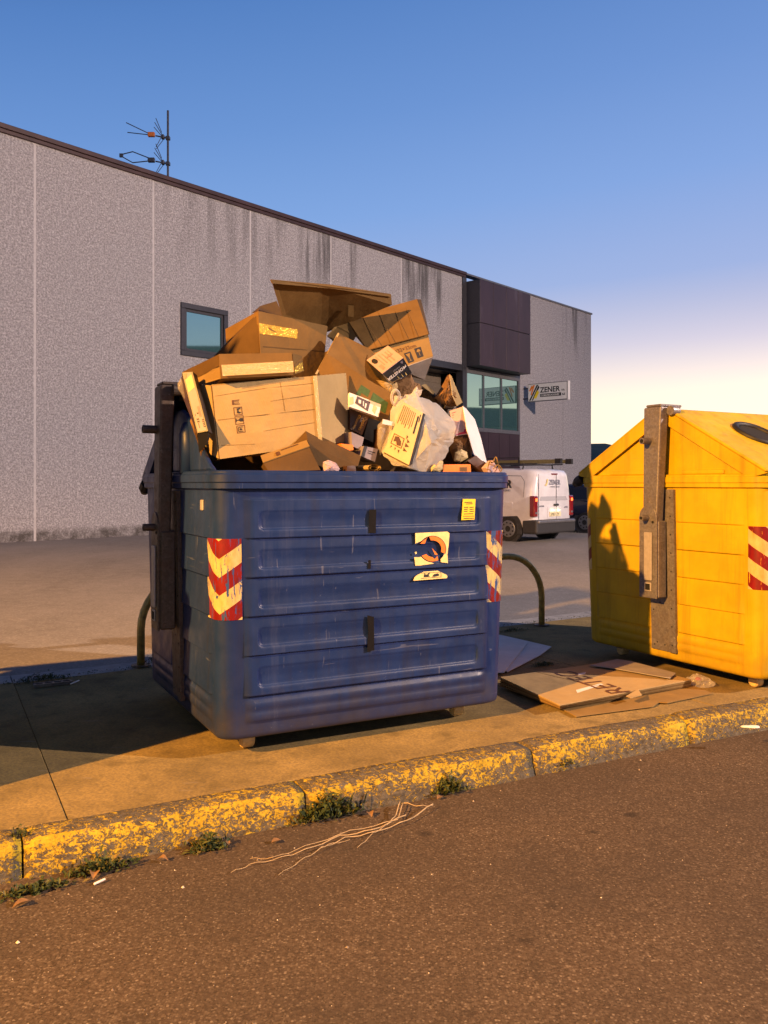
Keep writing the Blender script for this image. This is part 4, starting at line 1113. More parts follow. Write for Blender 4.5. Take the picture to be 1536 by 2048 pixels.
def crumple(name, outline, d, bulge, mat, seed, parent=None, amp=.03, cat='litter', smooth=False, back=.5, rings=8, sub=5, **kw):
    """closed crumpled shape: an outline filled out towards and away from the eye"""
    n0 = len(outline); O = []
    for i in range(n0):
        a, b = outline[i], outline[(i+1) % n0]
        for k in range(sub): O.append((a[0]+(b[0]-a[0])*k/sub, a[1]+(b[1]-a[1])*k/sub))
    amp *= min(1, (max(p[0] for p in O)-min(p[0] for p in O))*.0029/.20)
    rj = random.Random(seed*7+1); ox, oy = rj.uniform(-.25, .25), rj.uniform(-.2, .2)
    wx = max(p[0] for p in O)-min(p[0] for p in O); wy = max(p[1] for p in O)-min(p[1] for p in O)
    n = len(O); cx = sum(p[0] for p in O)/n; cy = sum(p[1] for p in O)/n
    cx += ox*wx*.5; cy += oy*wy*.5
    V, F = [], []
    def nz(p):
        if smooth or mat is MAT['bag']: return 1.1-2.6*abs(mnoise.noise(p*6.5+Vector((seed*5.1, 0, 0))))-.9*abs(mnoise.noise(p*13+Vector((0, seed*3.7, 0))))
        return (mnoise.noise(p*7+Vector((seed*5.1, 0, 0)))+.6*abs(mnoise.noise(p*15+Vector((0, seed*3.7, 0)))))
    idx = {}
    for side in (-1, 1):
        for r in range(rings):
            f = 1-r/rings
            if side == 1 and r == 0:
                idx[(1, 0)] = idx[(-1, 0)]; continue
            ids = []
            for x, y in O:
                dd = d+side*(bulge if side < 0 else bulge*back)*math.sqrt(max(0, 1-f*f))
                p = PB(cx+(x-cx)*f, cy+(y-cy)*f, dd)
                if r > 0: p += (p-EYE).normalized()*nz(p)*amp*(1 if side > 0 else -1)*-1
                if r > 0 and not smooth: p += Vector((rj.uniform(-1, 1), rj.uniform(-1, 1), rj.uniform(-1, 1)))*amp*.09
                ids.append(len(V)); V.append(p)
            idx[(side, r)] = ids
        c = len(V); V.append(PB(cx, cy, d+side*(bulge if side < 0 else bulge*back)))
        for r in range(rings-1):
            a, b = idx[(side, r)], idx[(side, r+1)]
            for k in range(n):
                q = (a[k], a[(k+1) % n], b[(k+1) % n], b[k]); F.append(q if side < 0 else q[::-1])
        a = idx[(side, rings-1)]
        for k in range(n):
            q = (a[k], a[(k+1) % n], c); F.append(q if side < 0 else q[::-1])
    if parent is None: kw['cat'] = cat; kw['group'] = kw.get('group', GRP)
    return mk(name, (V, F), mat, parent, world=parent is not None, smooth=smooth, **kw)

# -- dark body of the load below the rim and behind
mk('packed_card_layer', join(box(-.80, .80, -.72, .72, 1.10, 1.40)), MAT['card_dark_shade'], empty('packed_waste', bc, TB, label='packed cardboard filling the blue container up to its rim', cat='cardboard', group=GRP))

# 1 big pale box, front left
o, P = carton('cardboard_box', [(424, 769), (626, 752), (637, 890), (440, 918)], [4.34, 4.24, 4.24, 4.32], .34, MAT['card_pale'], seed=2,
              label='big pale box lying on its side with a column of handling symbols', dents=.012)
big = o
board('flap', [(627, 752), (692, 746), (704, 884), (664, 887), (638, 878)], [4.235, 4.40, 4.40, 4.33, 4.24], MAT['card_pale'], .005, big)
board('flap', [(393, 769), (421, 771), (437, 917), (413, 905)], [4.52, 4.345, 4.325, 4.48], MAT['card_pale'], .005, big)
for y0, y1 in ((.475, .485),): decal('seam', P, [rect(.02, y0, .99, y1)], MAT['card_tan'], big, .009)
decal('crease', P, [[(.02, .155), (.45, .115), (.99, .100), (.99, .106), (.45, .122), (.02, .161)], [(.55, .30), (.99, .26), (.99, .266), (.55, .306)], [(.45, .70), (.98, .665), (.98, .671), (.45, .706)], [(.03, .82), (.35, .86), (.35, .866), (.03, .826)], [(.66, .05), (.665, .05), (.685, .46), (.68, .46)]], MAT['card_tan'], big)
board('tape', [(626, 751.5), (634, 751), (645, 885), (637, 887)], [4.232, 4.232, 4.232, 4.232], MAT['tape'], .001, big)
U0 = .185
def sym(v): return v
decal('symbol_print', P, [rect(.172, .235, .19, .300), rect(.190, .235, .245, .245), rect(.190, .252, .238, .260), rect(.190, .274, .238, .282), rect(.190, .291, .245, .300)], MAT['brown_print'], big, .010)
sb = framep(.180, .335, .262, .445, .006, .009)+framep(.183, .455, .268, .570, .006, .009)+framep(.190, .585, .272, .690, .006, .009)
decal('symbol_print', P, sb, MAT['brown_print'], big, .010)
decal('symbol_print', P, [[(.205, .355), (.245, .345), (.245, .365), (.225, .370), (.228, .400), (.250, .405), (.235, .425), (.210, .415), (.214, .375)],
                          [(.192, .495), (.198, .490), (.198, .508), (.216, .508), (.235, .488), (.258, .490), (.258, .535), (.235, .535), (.216, .518), (.198, .518), (.198, .535), (.192, .535)],
                          rect(.205, .610, .210, .670), rect(.212, .606, .252, .614), rect(.212, .664, .252, .672), [(.226, .622), (.248, .640), (.226, .656), (.218, .640)]], MAT['black_print'], big, .0105)

# 2 flat open box on top of it
o, P = carton('cardboard_box', [(438, 708), (584, 705.5), (587, 750), (442, 757)], [4.30, 4.26, 4.24, 4.28], .20, MAT['card_brown'], seed=4,
              label='long shallow taped box lying open on top of the big pale box')
tr = o
board('flap', [(437, 709), (438, 732), (392, 757), (364, 744)], [4.31, 4.31, 4.55, 4.70], MAT['card_dark_shade'], .005, tr)  # darker card stands in for the shade on this flap
board('flap', [(439, 734), (442, 757), (392, 772), (389, 750)], [4.30, 4.29, 4.50, 4.58], MAT['card_tan'], .005, tr)
board('flap', [(585, 706), (604, 712), (604, 718), (587, 728)], [4.26, 4.36, 4.36, 4.27], MAT['card_brown'], .004, tr)
board('flap', [(588, 730), (605, 718), (608, 742), (589, 749)], [4.25, 4.38, 4.38, 4.25], MAT['card_brown'], .004, tr)
board('tape', [(443, 730), (586, 722), (588, 744), (445, 752)], [4.276, 4.238, 4.222, 4.262], MAT['tape'], .001, tr)
board('tape', [(589, 735), (605, 724), (607, 741), (590, 746)], [4.24, 4.36, 4.36, 4.24], MAT['tape_gold'], .001, tr)

# 3 tall box behind with shining tape
o, P = carton('cardboard_box', [(516.6, 622), (655, 652), (644, 760), (524, 770)], [4.62, 4.72, 4.66, 4.56], .38, MAT['card_brown'], seed=6,
              label='tall brown box with a band of shiny gold tape behind the shallow box', dents=.008)
tall = o
board('flap', [(515, 627), (519, 706), (428, 712), (470, 668)], [4.63, 4.59, 4.84, 4.86], MAT['card_dark_shade'], .005, tall)  # unlit flap: its shade is put into the darker card colour
board('flap', [(505, 625), (520, 612), (553, 602), (568, 634), (517, 623)], [4.74, 4.96, 5.02, 4.98, 4.64], MAT['card_dark_shade'], .005, tall)
decal('seam', P, [[(.04, .475), (1.0, .475), (1.0, .485), (.04, .487)]], MAT['card_dark_shade'], tall, .011)
decal('tape', P, [rect(.0, .165, .55, .31)], MAT['tape_gold'], tall, .0004)

# 4 great dark flap on top
o, P = board('cardboard_sheet', [(543, 560), (660, 573), (782, 590), (784, 610), (692, 645), (655, 664), (566, 636)], [4.42, 4.60, 4.80, 4.84, 5.0, 5.04, 4.70], MAT['card_brown'], .006,
             label='large dark sheet of cardboard leaning up at the very top of the heap')
board('edge_fold', [(542, 559), (662, 569), (782, 588), (783, 594), (660, 577), (546, 567)], [4.405, 4.585, 4.785, 4.79, 4.59, 4.41], MAT['card_brown'], .010, o)
board('label_patch', [(697, 611), (708, 612), (707, 634), (696, 633)], [4.78, 4.79, 4.88, 4.87], MAT['card_tan'], .001, o)

# 5 box at upper right
nvd = PB(760, 700, 5.2)-PB(760, 700, 4.78)
o, P = carton('cardboard_box', [(735, 701), (856, 669), (866, 712), (770, 748)], [4.70, 4.62, 4.58, 4.62], .10, MAT['card_tan'], seed=8,
              label='box with umbrella and glass symbols at the upper right of the heap')
ur = o
board('flap', [(694, 638), (742, 622), (790, 610), (834, 598), (857, 668), (735, 700), (712, 672)], [5.0, 4.98, 4.96, 4.94, 4.60, 4.67, 4.84], MAT['card_brown'], .006, ur)
board('flap', [(834, 598), (842, 599), (859, 668), (856, 670)], [4.94, 5.0, 4.66, 4.62], MAT['card_dark_shade'], .005, ur)
board('flap', [(654, 672), (672, 650), (694, 638), (712, 672), (700, 690), (690, 700)], [4.98, 5.0, 5.0, 4.84, 4.82, 4.84], MAT['card_tan'], .005, ur)
board('flap', [(866, 714), (849, 760), (808, 750), (800, 738)], [4.58, 4.72, 4.70, 4.60], MAT['card_grey'], .005, ur)
for k in (.22, .44, .66, .82):
    a = Vector((694, 638, 0)).lerp(Vector((834, 598, 0)), k); b = Vector((735, 700, 0)).lerp(Vector((857, 668, 0)), k)
    board('crease', [(a.x-.4, a.y+2), (a.x+.4, a.y+2), (b.x+.4, b.y-2), (b.x-.4, b.y-2)], [4.985-.05*k, 4.985-.05*k, 4.655-.06*k, 4.655-.06*k], MAT['card_brown'], .001, ur)
decal('symbol_print', P, [rect(.50, .50, .62, .93), rect(.70, .44, .82, .87)], MAT['black_print'], ur, .009)
decal('symbol_print', P, [[(.52, .56), (.60, .56), (.57, .72), (.565, .84), (.59, .87), (.53, .87), (.555, .84), (.55, .72)],
                          [(.72, .62), (.735, .54), (.76, .50), (.785, .54), (.80, .62), (.765, .62), (.765, .80), (.755, .80), (.755, .62)]], MAT['card_tan'], ur, .0105)
xd = (uvp(P, 1, .4)-uvp(P, 0, .4)); yd = (uvp(P, .5, 0)-uvp(P, .5, 1))
text('lettering', '×32×32cm', .035, MAT['brown_print'], ur, uvp(P, .36, .40, .002), xd, yd, ext=.0003)

# 6 long brown carton lying across
o, P = board('cardboard_carton', [(653, 707), (722, 750), (790, 792), (772, 850), (700, 800), (631, 748)], [4.46, 4.40, 4.36, 4.36, 4.40, 4.48], MAT['card_brown'], .006,
             label='long brown carton lying open and slanting down across the heap', cat='cardboard box')
lc = o
board('flap', [(676, 666), (740, 698), (812, 770), (790, 792), (722, 750), (655, 708)], [4.62, 4.60, 4.56, 4.37, 4.41, 4.47], MAT['card_brown'], .006, lc)
board('edge_fold', [(676, 665), (679, 667), (634, 749), (630, 748)], [4.61, 4.605, 4.46, 4.46], MAT['card_pale'], .006, lc)
decal('stamp_print', [P[1], P[2], P[3], P[4]], [[(.10, .30), (.36, .30), (.36, .55), (.18, .55), (.18, .80), (.06, .80)], [(.44, .30), (.88, .32), (.90, .70), (.44, .70)]], MAT['green_print'], lc, .009)

# 7 navy printed box
o, P = carton('printed_box', [(764, 747), (806, 715), (824, 746), (784, 764)], [4.34, 4.30, 4.34, 4.38], .012, MAT['card_navy'], seed=3, dents=.002,
              label='small dark energy drink box with white lettering and a pale end')
mo = o
o2, P2 = board('end_flap', [(733, 720), (776, 691), (806, 715), (764, 747)], [4.52, 4.48, 4.295, 4.335], MAT['card_pink'], .004, mo)
board('side_flap', [(733, 721), (763, 748), (775, 764), (746, 757)], [4.525, 4.337, 4.36, 4.53], MAT['card_black'], .004, mo)
decal('round_print', P2, [[(.17+.105*math.cos(t*.4488), .30+.15*math.sin(t*.4488)) for t in range(14)]], MAT['black_print'], mo, .003)
decal('print_block', P2, [rect(.30, .12, .34, .72), rect(.42, .12, .47, .72), rect(.55, .20, .60, .44), rect(.55, .56, .60, .85), rect(.68, .20, .74, .44), rect(.68, .56, .74, .85), rect(.55, .46, .86, .54), rect(.80, .20, .84, .44), rect(.12, .62, .26, .88)], MAT['print_rose'], mo, .003)
xd = P[0]-P[1]; yd = P[1]-P[2]
xd = (P[1]-P[0]); yd = (P[0]-P[3])
text('lettering', 'MONSTER', (P[1]-P[0]).length*.195, MAT['white_print'], mo, uvp(P, .95, .40, .002), -xd, -yd, bold=.0006, ext=.0003)
text('lettering', 'ENERGY', (P[1]-P[0]).length*.09, MAT['grey_print'], mo, uvp(P, .72, .26, .002), -xd, -yd, ext=.0003)
decal('print_block', P, [[(.80, .10), (.92, .10), (.88, .24), (.84, .24)]], MAT['card_lilac'], mo, .005)
decal('print_block', P, [[(.36, .96), (.37, .66), (.39, .95)], [(.55, .98), (.57, .70), (.59, .97)], [(.72, .97), (.75, .74), (.77, .97)]], MAT['sticker_cream'], mo, .005)
crumple('crumpled_paper', [(752, 760), (772, 762), (784, 768), (794, 764), (796, 774), (790, 790), (778, 790), (764, 776)], 4.42, .05, MAT['card_pale'], 3,
        label='torn pale paper crumpled under the dark printed box', cat='paper')
crumple('kraft_bag', [(788, 764), (822, 748), (829, 764), (840, 768), (844, 780), (836, 800), (812, 812), (788, 796)], 4.50, .07, MAT['kraft'], 9,
        label='crumpled brown paper just right of the dark printed box', cat='paper bag')

# 8 chocolate boxes in the hollow
o, P = board('printed_sleeve', [(699, 785), (762, 809), (757, 834), (699, 813)], [4.30, 4.28, 4.26, 4.28], MAT['card_white'], .02, label='open white carton end with a brown printed label in the hollow', cat='carton')
decal('print_block', P, [[(.24, .05), (.66, .12), (.62, .88), (.18, .62)]], MAT['card_choc'], o, .004)
decal('print_block', P, [rect(.29, .26, .37, .52), [(.43, .24), (.46, .24), (.47, .62), (.44, .62)], [(.51, .34), (.56, .36), (.54, .72), (.50, .70)]], MAT['card_white'], o, .0055)
decal('print_block', P, [[(.0, .35), (.12, .2), (.14, .7), (.0, .9)], [(.78, .2), (.9, .35), (.86, .9), (.76, .7)]], MAT['card_gold'], o, .004)
o, P = carton('printed_box', [(701, 818), (738, 833), (724, 870), (700, 858)], 4.36, .10, MAT['card_choc'], label='dark chocolate brown box with slanted pale script below the white carton', dents=.001)
xd = PB(712, 858, 4.36)-PB(726, 828, 4.36)
text('lettering', 'Cookies', .026, MAT['card_tan'], o, PB(729, 833, 4.345), xd, Vector((.3, 0, .2))+(P[1]-P[0]).normalized()*2)
text('lettering', 'Chocolate', .022, MAT['card_tan'], o, PB(718, 829, 4.345), xd, Vector((.3, 0, .2))+(P[1]-P[0]).normalized()*2)
carton('black_box', [(738, 836), (772, 846), (762, 892), (727, 876)], 4.50, .15, MAT['card_black'], label='black box deep in the hollow beside the chocolate brown box')
o, P = carton('printed_box', [(703, 864), (728, 875), (722, 900), (704, 892)], 4.28, .10, MAT['card_lilac'], label='grey lilac box end standing right of the big pale box', dents=.001)
o, P = carton('printed_box', [(728, 892), (756, 898), (750, 924), (722, 912)], 4.24, .14, MAT['card_lilac'], label='grey lilac box with a dark band lying below the hollow', dents=.001)
decal('print_band', P, [rect(.0, .0, .22, 1.0)], MAT['card_black'], o, .004)
decal('print_line', P, [rect(.35, .30, .85, .38), rect(.35, .48, .70, .55)], MAT['card_black'], o, .004)
carton('orange_box', [(683, 887), (706, 890), (707, 900), (684, 903)], 4.24, .08, MAT['orange'], label='small orange carton peeking from under the big pale box', dents=.001)

# 9 torn dark carton at the front left
o, P = board('cardboard_piece', [(611, 859), (640, 872), (722, 912), (716, 932), (640, 938), (618, 892), (573, 890)], [4.26, 4.26, 4.22, 4.16, 4.14, 4.14, 4.30], MAT['card_dark_shade'], .006,
             label='dark brown torn carton wall rising behind the small box at the front')
o, P = carton('cardboard_box', [(527, 926), (618, 893), (641, 940), (538, 944)], [4.14, 4.10, 4.08, 4.10], .07, MAT['card_dark_shade'], seed=12,
              label='small shallow box with light coloured into its top edge resting on the front rim', dents=.003)
o2, P2 = board('lit_top_edge', [(521, 911), (613, 880), (619, 892), (526, 925)], [4.20, 4.18, 4.095, 4.135], MAT['card_tan'], .005, o)  # paler card paints the light on this edge, the darker front its shade
decal('symbol_print', P2, framep(.30, .30, .38, .78, .02, .10)+[rect(.325, .45, .355, .65)], MAT['brown_print'], o, .003)
decal('print_line', P2, [[(.42, .18), (.80, .14), (.80, .22), (.42, .26)]], MAT['brown_print'], o, .003)
crumple('candy_bag', [(646, 924), (657, 920), (672, 926), (680, 938), (676, 944), (645, 944)], 4.10, .03, MAT['card_pink'], 5, label='small pink patterned wrapper on the front rim', cat='wrapper')
carton('small_carton', [(694, 932), (711, 931), (712, 944), (694, 944)], 4.10, .05, MAT['card_choc'], label='tiny brown carton on the rim between wrapper and rolled paper', dents=.001)
rp = empty('rolled_paper', PB(748, 936, 4.14), label='rolled sheet of paper on the rim left of the plastic bag', cat='paper', group=GRP)
sp = []
for k in range(26):
    a = k*.55; r = .012+.0009*k; sp.append(PB(748, 935.5, 4.12)+BU*(math.cos(a)*r*1.35)+Vector((0, 0, 1))*(math.sin(a)*r*.62))
V = sp+[p+BN*.18 for p in sp]; nn = len(sp)
mk('roll', (V, [(i, i+1, nn+i+1, nn+i) for i in range(nn-1)]), MAT['card_pale'], rp, world=True)

# 10 narrow printed box and its wrapper at the far left
o, P = carton('board_game_box', [(364, 745), (385, 743.5), (416, 862), (395, 866)], [4.44, 4.40, 4.26, 4.30], .05, MAT['card_black'], label='thin black edged game box standing upright at the left end of the heap', dents=.001)
decal('print_face', P, [rect(.10, .01, .88, .985)], MAT['card_pink'], o, .004)
decal('print_block', P, [[(.14, .13), (.86, .04), (.86, .26), (.14, .34)]], MAT['card_gold'], o, .005)
decal('print_block', P, [[(.14, .02), (.5, .02), (.3, .10), (.14, .12)]], MAT['card_choc'], o, .005)
decal('print_block', P, [rect(.2, .70+.0, .26, .73), rect(.42, .68, .58, .705), rect(.25, .775, .48, .80), rect(.24, .815, .48, .84), rect(.3, .85, .36, .93)]+[rect(.72, .80+.028*k, .90-.02*(k % 2), .818+.028*k) for k in range(5)]+[rect(.60+.06*k, .58, .62+.06*k, .76) for k in range(4)], MAT['black_print'], o, .005)
board('side_panel', [(364, 746), (394, 867), (388, 850), (360, 780)], [4.45, 4.31, 4.46, 4.60], MAT['card_choc'], .004, o)
carton('black_box', [(395, 868), (417, 864), (414, 888), (398, 906)], [4.30, 4.27, 4.30, 4.34], .06, MAT['card_black'], label='small black box below the upright game box', dents=.002)
crumple('plastic_wrap', [(363, 752), (370, 760), (382, 790), (392, 838), (388, 846), (374, 806), (356, 778), (355, 768)], 4.50, .03, MAT['clear'], 4, smooth=True,
        label='clear crumpled plastic wrap hanging beside the thin game box', cat='plastic wrap')
crumple('kraft_bag', [(388, 820), (398, 866), (412, 905), (418, 924), (404, 918), (394, 880), (380, 842)], 4.44, .03, MAT['kraft'], 6, label='crumpled kraft paper squeezed down behind the black box', cat='paper')

# 11 knotted white bag with a printed carton inside
o, P = carton('printed_carton', [(808, 804), (846, 826), (818, 930), (768, 904)], [4.165, 4.135, 4.095, 4.19], .10, MAT['card_gold'], seed=15, dents=.002,
              label='yellow carton with black print lying inside the white carrier bag')
lines = [rect(.10+.0, .04+.035*k, .10+.82-(.1 if k % 3 == 0 else 0), .052+.035*k) for k in range(0)]
cols_ = []
for k in range(8):
    v0 = .05; L = (.36, .30, .34, .33, .37, .30, .35, .30)[k]
    cols_.append(rect(.06+k*.085, v0+(.0 if k < 4 else .02), .085+k*.085, v0+L))
decal('print_line', P, cols_, MAT['brown_print'], o, .0045)
decal('print_line', P, [rect(.80, .10, .87, .44), rect(.90, .05, .94, .20)], MAT['black_print'], o, .0045)
decal('emblem_print', P, framep(.10, .60, .56, .80, .03, .014)+[[(.18, .64), (.32, .62), (.46, .68), (.50, .76), (.34, .78), (.28, .72), (.18, .74)],
      [(.60, .52), (.68, .54), (.62, .60)], [(.66, .58), (.80, .62), (.70, .65)], [(.64, .66), (.82, .70), (.66, .74)], [(.62, .75), (.80, .80), (.64, .82)], [(.30, .83), (.36, .83), (.34, .88)], [(.44, .84), (.52, .84), (.50, .90)], [(.14, .83), (.20, .83), (.16, .88)]], MAT['brown_print'], o, .0045)
board('side_panel', [(846, 826), (856, 832), (830, 926), (819, 931)], [4.14, 4.17, 4.13, 4.10], MAT['card_black'], .004, o)
bo = [(780, 822, 4.28), (789, 793, 4.26), (806, 792, 4.22), (828, 783, 4.20), (838, 794, 4.22), (872, 806, 4.30), (905, 838, 4.36), (913, 854, 4.33), (905, 884, 4.32), (890, 915, 4.29),
      (870, 938, 4.21), (848, 944, 4.13), (820, 936, 4.13), (788, 930, 4.18), (766, 914, 4.22), (762, 902, 4.24), (778, 872, 4.25)]
bi = [(846, 822, 4.165, 4.50), (868, 836, 4.17, 4.55), (819, 933, 4.12, 4.40), (861, 886, 4.09, 4.55), (888, 866, 4.19, 4.5), (809, 803, 4.195, 4.45)]
A_, B_, C_, D_, E_, F_ = range(17, 23)
bt = [(F_, A_, C_), (F_, C_, 14), (F_, 14, 15), (F_, 15, 16), (F_, 16, 0), (F_, 0, 1), (F_, 1, 2), (C_, 13, 14), (C_, 12, 13), (2, 3, F_), (3, A_, F_), (3, 4, A_), (4, 5, B_), (4, B_, A_),
      (A_, B_, D_), (A_, D_, C_), (5, 6, B_), (6, 7, B_), (B_, 7, E_), (B_, E_, D_), (7, 8, E_), (E_, 8, D_), (8, 9, D_), (9, 10, D_), (10, 11, D_), (11, C_, D_), (11, 12, C_)]
BV = [PB(*p) for p in bo]+[PB(p[0], p[1], p[2]) for p in bi]+[PB(p[0], p[1], p[3]) for p in bi]
BF = bt+[tuple(i if i < 17 else i+6 for i in t_)[::-1] for t_ in bt]
bag = mk('carrier_bag', (BV, BF), MAT['bag'], cat='plastic bag', group=GRP, label='white plastic carrier bag bulging with a yellow carton on the rim')
bm = bmesh.new(); bm.from_mesh(bag.data)
bmesh.ops.recalc_face_normals(bm, faces=bm.faces)
bmesh.ops.subdivide_edges(bm, edges=bm.edges[:], cuts=4, use_grid_fill=True)
bm.normal_update(); rb = random.Random(4)
for v in bm.verts:
    p = v.co; q = Vector((p.x*16+p.z*9, p.y*16, p.z*7-p.x*4))
    v.co += v.normal*(.007-.020*abs(mnoise.noise(q+Vector((3.1, 0, 0))))-.010*abs(mnoise.noise(p*42)))
bm.to_mesh(bag.data); bm.free(); bag.data.shade_smooth(); bag.data.set_sharp_from_angle(angle=R(24))
lp = [PB(791+8*math.cos(t), 797+15*math.sin(t)-2, 4.22+.03*math.sin(t)) for t in [2*math.pi*k/18 for k in range(18)]]
mk('handle', tube(lp, .0085, 6, closed=True), MAT['bag'], bag, world=True, smooth=True)
crumple('bag_knot', [(822, 790), (828, 778), (834, 772), (837, 780), (845, 779), (842, 790), (834, 798)], 4.24, .03, MAT['bag'], 8, parent=bag)
crumple('clear_pack', [(755, 850), (768, 838), (786, 842), (784, 868), (772, 900), (760, 912), (754, 890)], 4.26, .05, MAT['clear'], 14, smooth=True, label='clear plastic pack with dark contents left of the carrier bag', cat='plastic pack')
carton('black_box', [(760, 858), (782, 846), (772, 900), (758, 905)], 4.34, .08, MAT['card_choc'], label='dark brown box seen through the clear plastic pack', dents=.002)
board('paper_strip', [(766, 838), (788, 844), (788, 852), (765, 848)], 4.19, MAT['card_white'], .004, label='white paper strip left of the yellow carton', cat='paper')

# 12 right end: paper bag, white flyer, litter
crumple('kraft_bag', [(868, 796), (880, 778), (888, 764), (894, 752), (900, 748), (905, 762), (912, 776), (924, 804), (914, 812), (900, 814), (884, 808)], 4.52, .10, MAT['kraft'], 31, amp=.05, label='open brown paper bag with a pointed corner at the right end', cat='paper bag')
board('bag_side', [(899, 749), (903, 752), (925, 805), (914, 812), (904, 790)], [4.42, 4.42, 4.46, 4.44, 4.40], MAT['card_pale'], .003, label='pale side panel of torn paper beside the pointed brown bag', cat='paper')
board('torn_card', [(842, 770), (852, 768), (869, 784), (866, 788)], [4.52, 4.52, 4.46, 4.46], MAT['card_pale'], .004, label='narrow pale card strip slanting behind the carrier bag', cat='cardboard')
crumple('kraft_bag', [(838, 778), (852, 770), (868, 786), (882, 800), (884, 822), (862, 824), (842, 806)], 4.60, .08, MAT['card_dark_shade'], 33, amp=.05, label='dark brown crumpled bag behind the white carrier bag', cat='paper bag')
o, P = board('printed_flyer', [(899, 822), (926, 813), (937, 868), (911, 872)], [4.44, 4.40, 4.36, 4.38], MAT['card_pink'], .004, label='pink printed card with a magenta band next to the carrier bag', cat='printed card')
decal('print_band', P, [rect(.05, .80, .98, .97)], MAT['magenta'], o, .002)
decal('print_line', P, [rect(.12, .10+.085*k, .60+.1*(k % 2), .125+.085*k) for k in range(6)], MAT['magenta'], o, .002)
board('white_card', [(926, 812), (932, 817), (950, 839), (963, 880), (974, 926), (958, 918), (948, 908), (940, 880), (934, 860)], [4.40, 4.42, 4.50, 4.44, 4.36, 4.32, 4.30, 4.32, 4.34], MAT['card_white'], .004, label='tall white card leaning at the right end of the heap', cat='card')
crumple('kraft_bag', [(903, 876), (920, 868), (938, 870), (944, 890), (944, 915), (926, 926), (908, 924), (900, 900)], 4.42, .07, MAT['kraft'], 41, amp=.05, label='crumpled brown paper below the pink printed card', cat='paper')
crumple('food_wrapper', [(910, 905), (922, 898), (934, 904), (936, 916), (920, 926), (908, 922)], 4.32, .03, MAT['card_gold'], 43, label='yellowish wrapper in the shade below the crumpled brown paper', cat='wrapper')
crumple('torn_paper', [(861, 936), (868, 928), (876, 933), (880, 922), (886, 921), (887, 938), (878, 945), (862, 944)], 4.14, .025, MAT['card_gold'], 44, label='torn yellow paper on the rim right of the carrier bag', cat='paper')
o, P = carton('orange_box', [(887, 929), (941, 928.5), (942, 944), (886, 944)], 4.13, .12, MAT['orange'], label='flat orange carton with a barcode lying on the front rim', dents=.001)
decal('barcode', P, [rect(.60+.025*k, .40, .612+.025*k, .88) for k in range(10)], MAT['brown_print'], o, .003)
decal('barcode_ground', P, [rect(.58, .35, .86, .92)], MAT['card_tan'], o, .002)
carton('printed_box', [(936, 922), (952, 911), (972, 928), (966, 946), (940, 946)][:4], [4.22, 4.22, 4.20, 4.20], .08, MAT['card_choc'], label='dark maroon box corner behind the orange carton', dents=.001)
carton('paper_cup_box', [(972, 936), (986, 921), (1000, 944), (980, 950)], 4.14, .05, MAT['card_pink'], label='small pinkish carton at the right corner of the rim', dents=.001)
wl = [PB(975+k*1.1, 940-22*math.sin(k/24*math.pi)-6*math.sin(k*.5), 4.12+.012*math.sin(k)) for k in range(25)]
wl += [PB(1004-k*1.4, 938-8*math.sin(k/12*math.pi), 4.10) for k in range(13)]
mk('wire_loop', tube(wl, .0035, 5), MAT['card_tan'], label='loop of thin cable curling over the right corner of the rim', cat='cable', group=GRP)
# filler boxes inside, seen only through gaps
for k, (q, d_, m) in enumerate([([(560, 760), (640, 750), (640, 930), (560, 930)], 4.75, 'card_dark_shade'), ([(640, 760), (760, 770), (780, 940), (640, 940)], 4.62, 'card_dark_shade'), ([(760, 800), (900, 830), (940, 944), (780, 944)], 4.62, 'card_dark_shade'),
                                ([(430, 760), (560, 750), (560, 940), (440, 940)], 4.78, 'card_dark_shade'), ([(690, 690), (800, 720), (800, 800), (690, 800)], 5.0, 'card_dark_shade')]):
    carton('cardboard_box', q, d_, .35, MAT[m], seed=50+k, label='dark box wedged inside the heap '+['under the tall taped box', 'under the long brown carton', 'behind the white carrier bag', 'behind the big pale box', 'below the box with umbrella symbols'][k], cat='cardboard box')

# ------------------------------------------------------------------ cardboard flattened on the pavement
GP = 'flattened cardboard lying on the pavement'
def ground_board(name, pix, z, th, mat, **kw):
    P = [PG(x, y, z) for x, y in pix]
    return mk(name, sheet(P, th), mat, **kw), P
ground_board('flattened_box', [(1115, 1413), (1152, 1432), (1306, 1412), (1318, 1404), (1335, 1405), (1425, 1386), (1384, 1370), (1230, 1385)], .012, .006, MAT['card_tan'], label='lowest flattened cardboard sticking out towards the kerb with a torn edge', cat='cardboard', group=GP)
for k in range(5):
    z = .018+.0105*k; j = (5-k)*1.3
    o, P = ground_board('flattened_box', [(1001-j*.3, 1350+j*3.0), (1232, 1320+j*1.0), (1383-j*.2, 1356+j*2.2), (1119+j*.2, 1408+j*1.2)], z+.008, .008 if k < 4 else .007, MAT['card_tan' if k % 2 else 'card_brown'] if k < 4 else MAT['card_pale'],
        label=['second sheet', 'third sheet', 'fourth sheet', 'fifth sheet', 'top sheet'][k]+(' of the flattened cardboard stack beneath the lettered one' if k < 4 else ' of the flattened cardboard stack with marker lettering'), cat='cardboard', group=GP)
top, PT = o, P
xd = PG(1240, 1376, .07)-PG(1180, 1348, .07); yd = PG(1175, 1362, .07)-PG(1200, 1350, .07)
text('lettering', 'RETEC', .23, MAT['brown_print'], top, PG(1266, 1384, .0695), PG(1172, 1352, .0695)-PG(1266, 1384, .0695), PG(1210, 1379, .0695)-PG(1222, 1366, .0695), ext=.0008, bold=.0)
decal('tape_mark', PT, [[(.22, .80), (.25, .72), (.47, .66), (.47, .70)], [(.46, .30), (.50, .26), (.58, .25), (.54, .31)]], MAT['card_white'], top, .0015)
